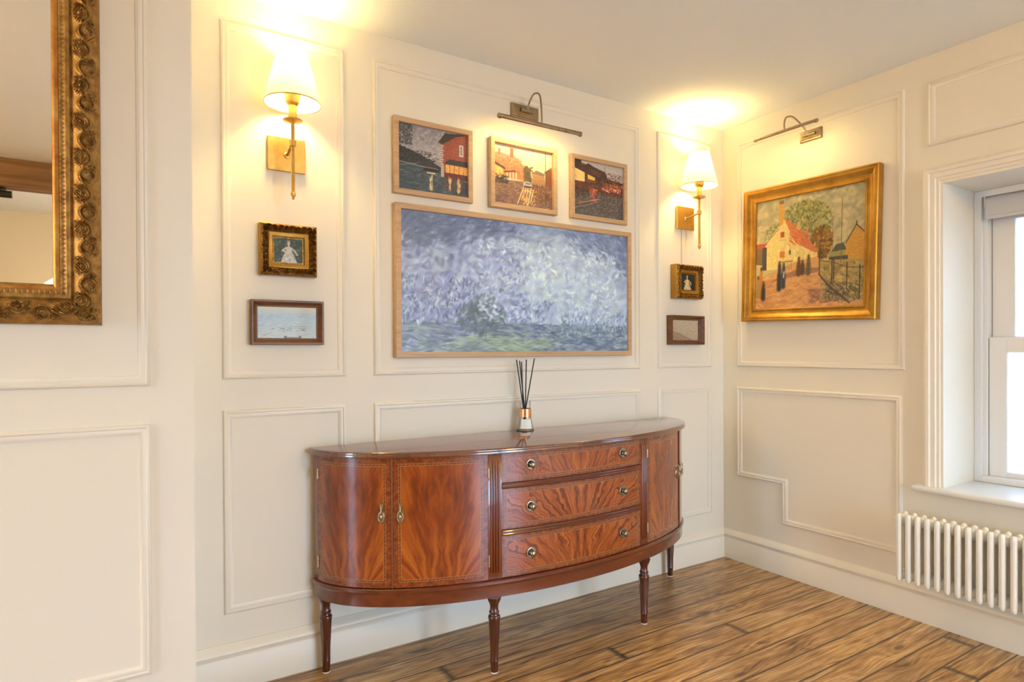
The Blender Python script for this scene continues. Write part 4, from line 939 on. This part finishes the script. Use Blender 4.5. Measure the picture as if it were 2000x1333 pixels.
# drawers
T0, T1 = 67.95, 112.05
for i, (za, zb, kz) in enumerate(((0.712, 0.8235, 0.7745), (0.535, 0.690, 0.6135), (0.353, 0.512, 0.4335))):
    Wd = arc_len(T0, T1); mt_ = veneer('flame_drawer_%d' % i, Wd, zb-za, 'drawer', 4.2+i*0.35, 0.021)
    bm = bmesh.new(); curved(bm, T0, T1, za, zb, 0.0, 0.02, n=60); d = build('drawer', bm, mt_, sb, smooth=40)
    for th in (104.4, 75.6):
        bm = bmesh.new(); px, py = ep(th, 0); c, s = math.cos(math.radians(th)), math.sin(math.radians(th)); nrm = Vector((c/SA, -s/SB_, 0)).normalized()
        lathe(bm, [(0.0155, 0), (0.0165, 0.001), (0.0165, 0.003), (0.0145, 0.0042), (0.0115, 0.0032), (0.007, 0.0035), (0.0048, 0.007), (0.0052, 0.011), (0.009, 0.013), (0.0105, 0.016), (0.0095, 0.020), (0.006, 0.0225), (0.001, 0.0235)], (0, 0, 0), 28); bm.transform(Matrix.Diagonal((1.25, 1.25, 1.1, 1)))
        zq = Vector((0, 0, 1)).rotation_difference(nrm).to_matrix().to_4x4(); bm.transform(Matrix.Translation((px, py, kz)) @ zq)
        build('knob', bm, M['pewter'], d, smooth=50)
for za, zb in ((0.6905, 0.7115), (0.5125, 0.5345)):
    bm = bmesh.new(); curved(bm, T0, T1, za, zb, 0.003, 0.02, n=50)
    for q in (0.25, 0.75):
        pts = [(*ep(T0+(T1-T0)*i/50, 0.004), za+(zb-za)*q) for i in range(51)]; tube(bm, pts, 0.0032, 8)
    build('drawer_rail', bm, M['mahog'], sb, smooth=40)
# legs: square block, turned neck, reeded taper
def fl(a, h):
    if 0.052 < h < 0.205: return 1 - 0.09*abs(math.sin(a*4))*min(1, (h-0.052)/0.01, (0.205-h)/0.008)
    return 1
LP = [(0.0125, 0.004), (0.0135, 0.005), (0.015, 0.040), (0.0155, 0.046), (0.0165, 0.048), (0.0155, 0.052), (0.017, 0.10), (0.020, 0.15), (0.0225, 0.195), (0.0230, 0.204), (0.0235, 0.212), (0.0215, 0.217), (0.0175, 0.220), (0.0165, 0.224), (0.0195, 0.228), (0.0195, 0.232), (0.0165, 0.236), (0.0155, 0.250), (0.018, 0.262), (0.0245, 0.275), (0.028, 0.287)]
for x, y in ((-2.358, -0.070), (-1.826, -0.418), (-1.054, -0.418), (-0.522, -0.070)):
    bm = bmesh.new(); lathe(bm, LP, (x, y, 0), 48, flute=fl); l = build('leg', bm, M['mahog_dk'], sb, smooth=35)
    bm = bmesh.new(); lathe(bm, [(0.0135, 0.0), (0.0145, 0.001), (0.0135, 0.0045)], (x, y, 0), 24); build('glide', bm, M['glide'], l, smooth=40)

# ------------------------------------------------------------------ reed diffuser
DX, DY = -1.446, -0.064
rd = thing('reed_diffuser', 'small glass reed diffuser with copper collar and black sticks standing on the sideboard', 'diffuser', (DX, DY, ZT))
bm = bmesh.new(); z = ZT+0.0005
lathe(bm, [(0.036, z), (0.0385, z+0.002), (0.036, z+0.018), (0.029, z+0.055), (0.026, z+0.085), (0.026, z+0.125), (0.0275, z+0.135), (0.0262, z+0.135), (0.0245, z+0.125), (0.0245, z+0.085), (0.0275, z+0.055), (0.034, z+0.018), (0.035, z+0.006), (0.001, z+0.006)], (DX, DY, 0), 40, cap=False); build('bottle', bm, M['bottle'], rd, smooth=50)
bm = bmesh.new(); lathe(bm, [(0.0400, z), (0.0410, z+0.0015), (0.0395, z+0.003), (0.036, z+0.001)], (DX, DY, 0), 40, cap=False); build('base_ring', bm, M['black'], rd, smooth=50)
bm = bmesh.new(); lathe(bm, [(0.0275, z+0.062), (0.0288, z+0.063), (0.0275, z+0.100), (0.0262, z+0.101)], (DX, DY, 0), 40, cap=False); build('copper_collar', bm, M['copper'], rd, smooth=50)
bm = bmesh.new(); n = 14; r0 = [bm.verts.new((DX+0.0375*math.cos(a), DY+0.0375*math.sin(a), z+0.012)) for a in [math.radians(200+90*i/n) for i in range(n+1)]]; r1 = [bm.verts.new((DX+0.030*math.cos(a), DY+0.030*math.sin(a), z+0.054)) for a in [math.radians(200+90*i/n) for i in range(n+1)]]
for i in range(n): bm.faces.new((r0[i], r0[i+1], r1[i+1], r1[i]))
build('label', bm, M['label'], rd)
for (ax, ay, tx_, ty, L) in ((0.008, 0.004, -0.052, -0.01, 0.33), (0.004, -0.006, -0.022, 0.012, 0.325), (-0.004, 0.004, -0.006, 0.02, 0.32), (-0.006, -0.006, 0.000, -0.012, 0.33), (-0.014, 0.004, 0.044, -0.012, 0.335)):
    bm = bmesh.new(); tube(bm, [(DX+ax, DY+ay, z+0.008), (DX+tx_, DY+ty, z+L-0.006)], 0.0027, 8); build('reed', bm, M['reed'], rd, smooth=50)

# ------------------------------------------------------------------ radiator
ra = thing('column_radiator', 'low white column radiator fixed beneath the window sill', 'radiator', (0, -1.45, 0.19))
ZA, ZC, NR, PT = 0.192, 0.492, 22, 0.0377
def section_bm(yc):
    bm = bmesh.new()
    for xc in (-0.128, -0.072):
        tube(bm, [(xc, yc, ZA), (xc, yc, ZA+0.006), (xc, yc, ZA+0.018), (xc, yc, ZC-0.018), (xc, yc, ZC-0.006), (xc, yc, ZC)], [0.004, 0.0105, 0.0125, 0.0125, 0.0105, 0.004], 14)
    for zz in (ZA+0.032, ZC-0.032):
        q = 0.017
        lathe(bm, [(0.012, -0.0185), (0.024, -0.014), (0.0265, 0), (0.024, 0.014), (0.012, 0.0185)], (-0.100, yc, zz), 20, 'Y')
        tube(bm, [(-0.128, yc, zz+0.006), (-0.072, yc, zz+0.006)], 0.014, 12)
    return bm
s0 = build('section', section_bm(-1.038), M['radiator'], ra, smooth=50)
for i in range(1, NR):
    c = s0.copy(); C.objects.link(c); c.parent = ra; c.location = (0, -PT*i, 0)
for zz in (ZA+0.032, ZC-0.032):
    bm = bmesh.new(); tube(bm, [(-0.100, -1.022, zz), (-0.100, -1.012, zz)], 0.012, 6); build('end_plug', bm, M['radiator'], ra)
for yy in (-1.20, -1.72):
    build('wall_bracket', B(-0.075, -0.0005, yy-0.012, yy+0.012, ZC-0.09, ZC-0.06, bev=0.002), M['radiator'], ra)

# ------------------------------------------------------------------ seen only in the mirror
cs = thing('ceiling_spotlight', 'small black ceiling spotlight under the old beam, seen in the mirror', 'spotlight', (-3.66, -3.56, 2.315))
bm = bmesh.new(); lathe(bm, [(0.03, 2.300), (0.03, 2.3145)], (-3.66, -3.545, 0), 20); build('mount', bm, M['black'], cs, smooth=40)
bm = bmesh.new(); tube(bm, [(-3.66, -3.545, 2.302), (-3.66, -3.545, 2.285)], 0.006, 8); tube(bm, [(-3.72, -3.545, 2.272), (-3.60, -3.545, 2.272)], 0.024, 20); build('lamp_head', bm, M['black'], cs, smooth=40)
LXp = (-3.36, -4.6)
fl_ = thing('floor_lamp', 'floor lamp with glowing white dome shade, reflected at the bottom of the mirror', 'floor lamp', (LXp[0], LXp[1], 0))
bm = bmesh.new(); lathe(bm, [(0.14, 0.0), (0.14, 0.015), (0.03, 0.025)], (*LXp, 0), 32); build('base', bm, M['black'], fl_, smooth=40)
bm = bmesh.new(); tube(bm, [(*LXp, 0.02), (*LXp, 1.60)], 0.010, 12); build('pole', bm, M['black'], fl_, smooth=40)
bm = bmesh.new(); lathe(bm, [(0.20, 1.60), (0.205, 1.64), (0.19, 1.72), (0.15, 1.79), (0.09, 1.835), (0.01, 1.85)], (*LXp, 0), 40); build('lamp_shade', bm, M['globe'], fl_, smooth=60)
def roomlight(name, loc, e, size=0.3, color=(1.0, 0.62, 0.17)):
    l = bpy.data.lights.new(name, 'POINT'); l.energy = e; l.color = color; l.shadow_soft_size = size
    o = bpy.data.objects.new(name, l); C.objects.link(o); o.location = loc

for nm_, loc_, e_ in (('room_fill', (-0.9, -3.9, 2.2), 42), ('side_fill', (-5.2, -0.6, 1.9), 34), ('floor_lamp_glow', (-3.0, -4.2, 1.2), 2)):  # room and side lights are unseen warm fills, added without fixtures
    roomlight(nm_, loc_, e_, 0.12)
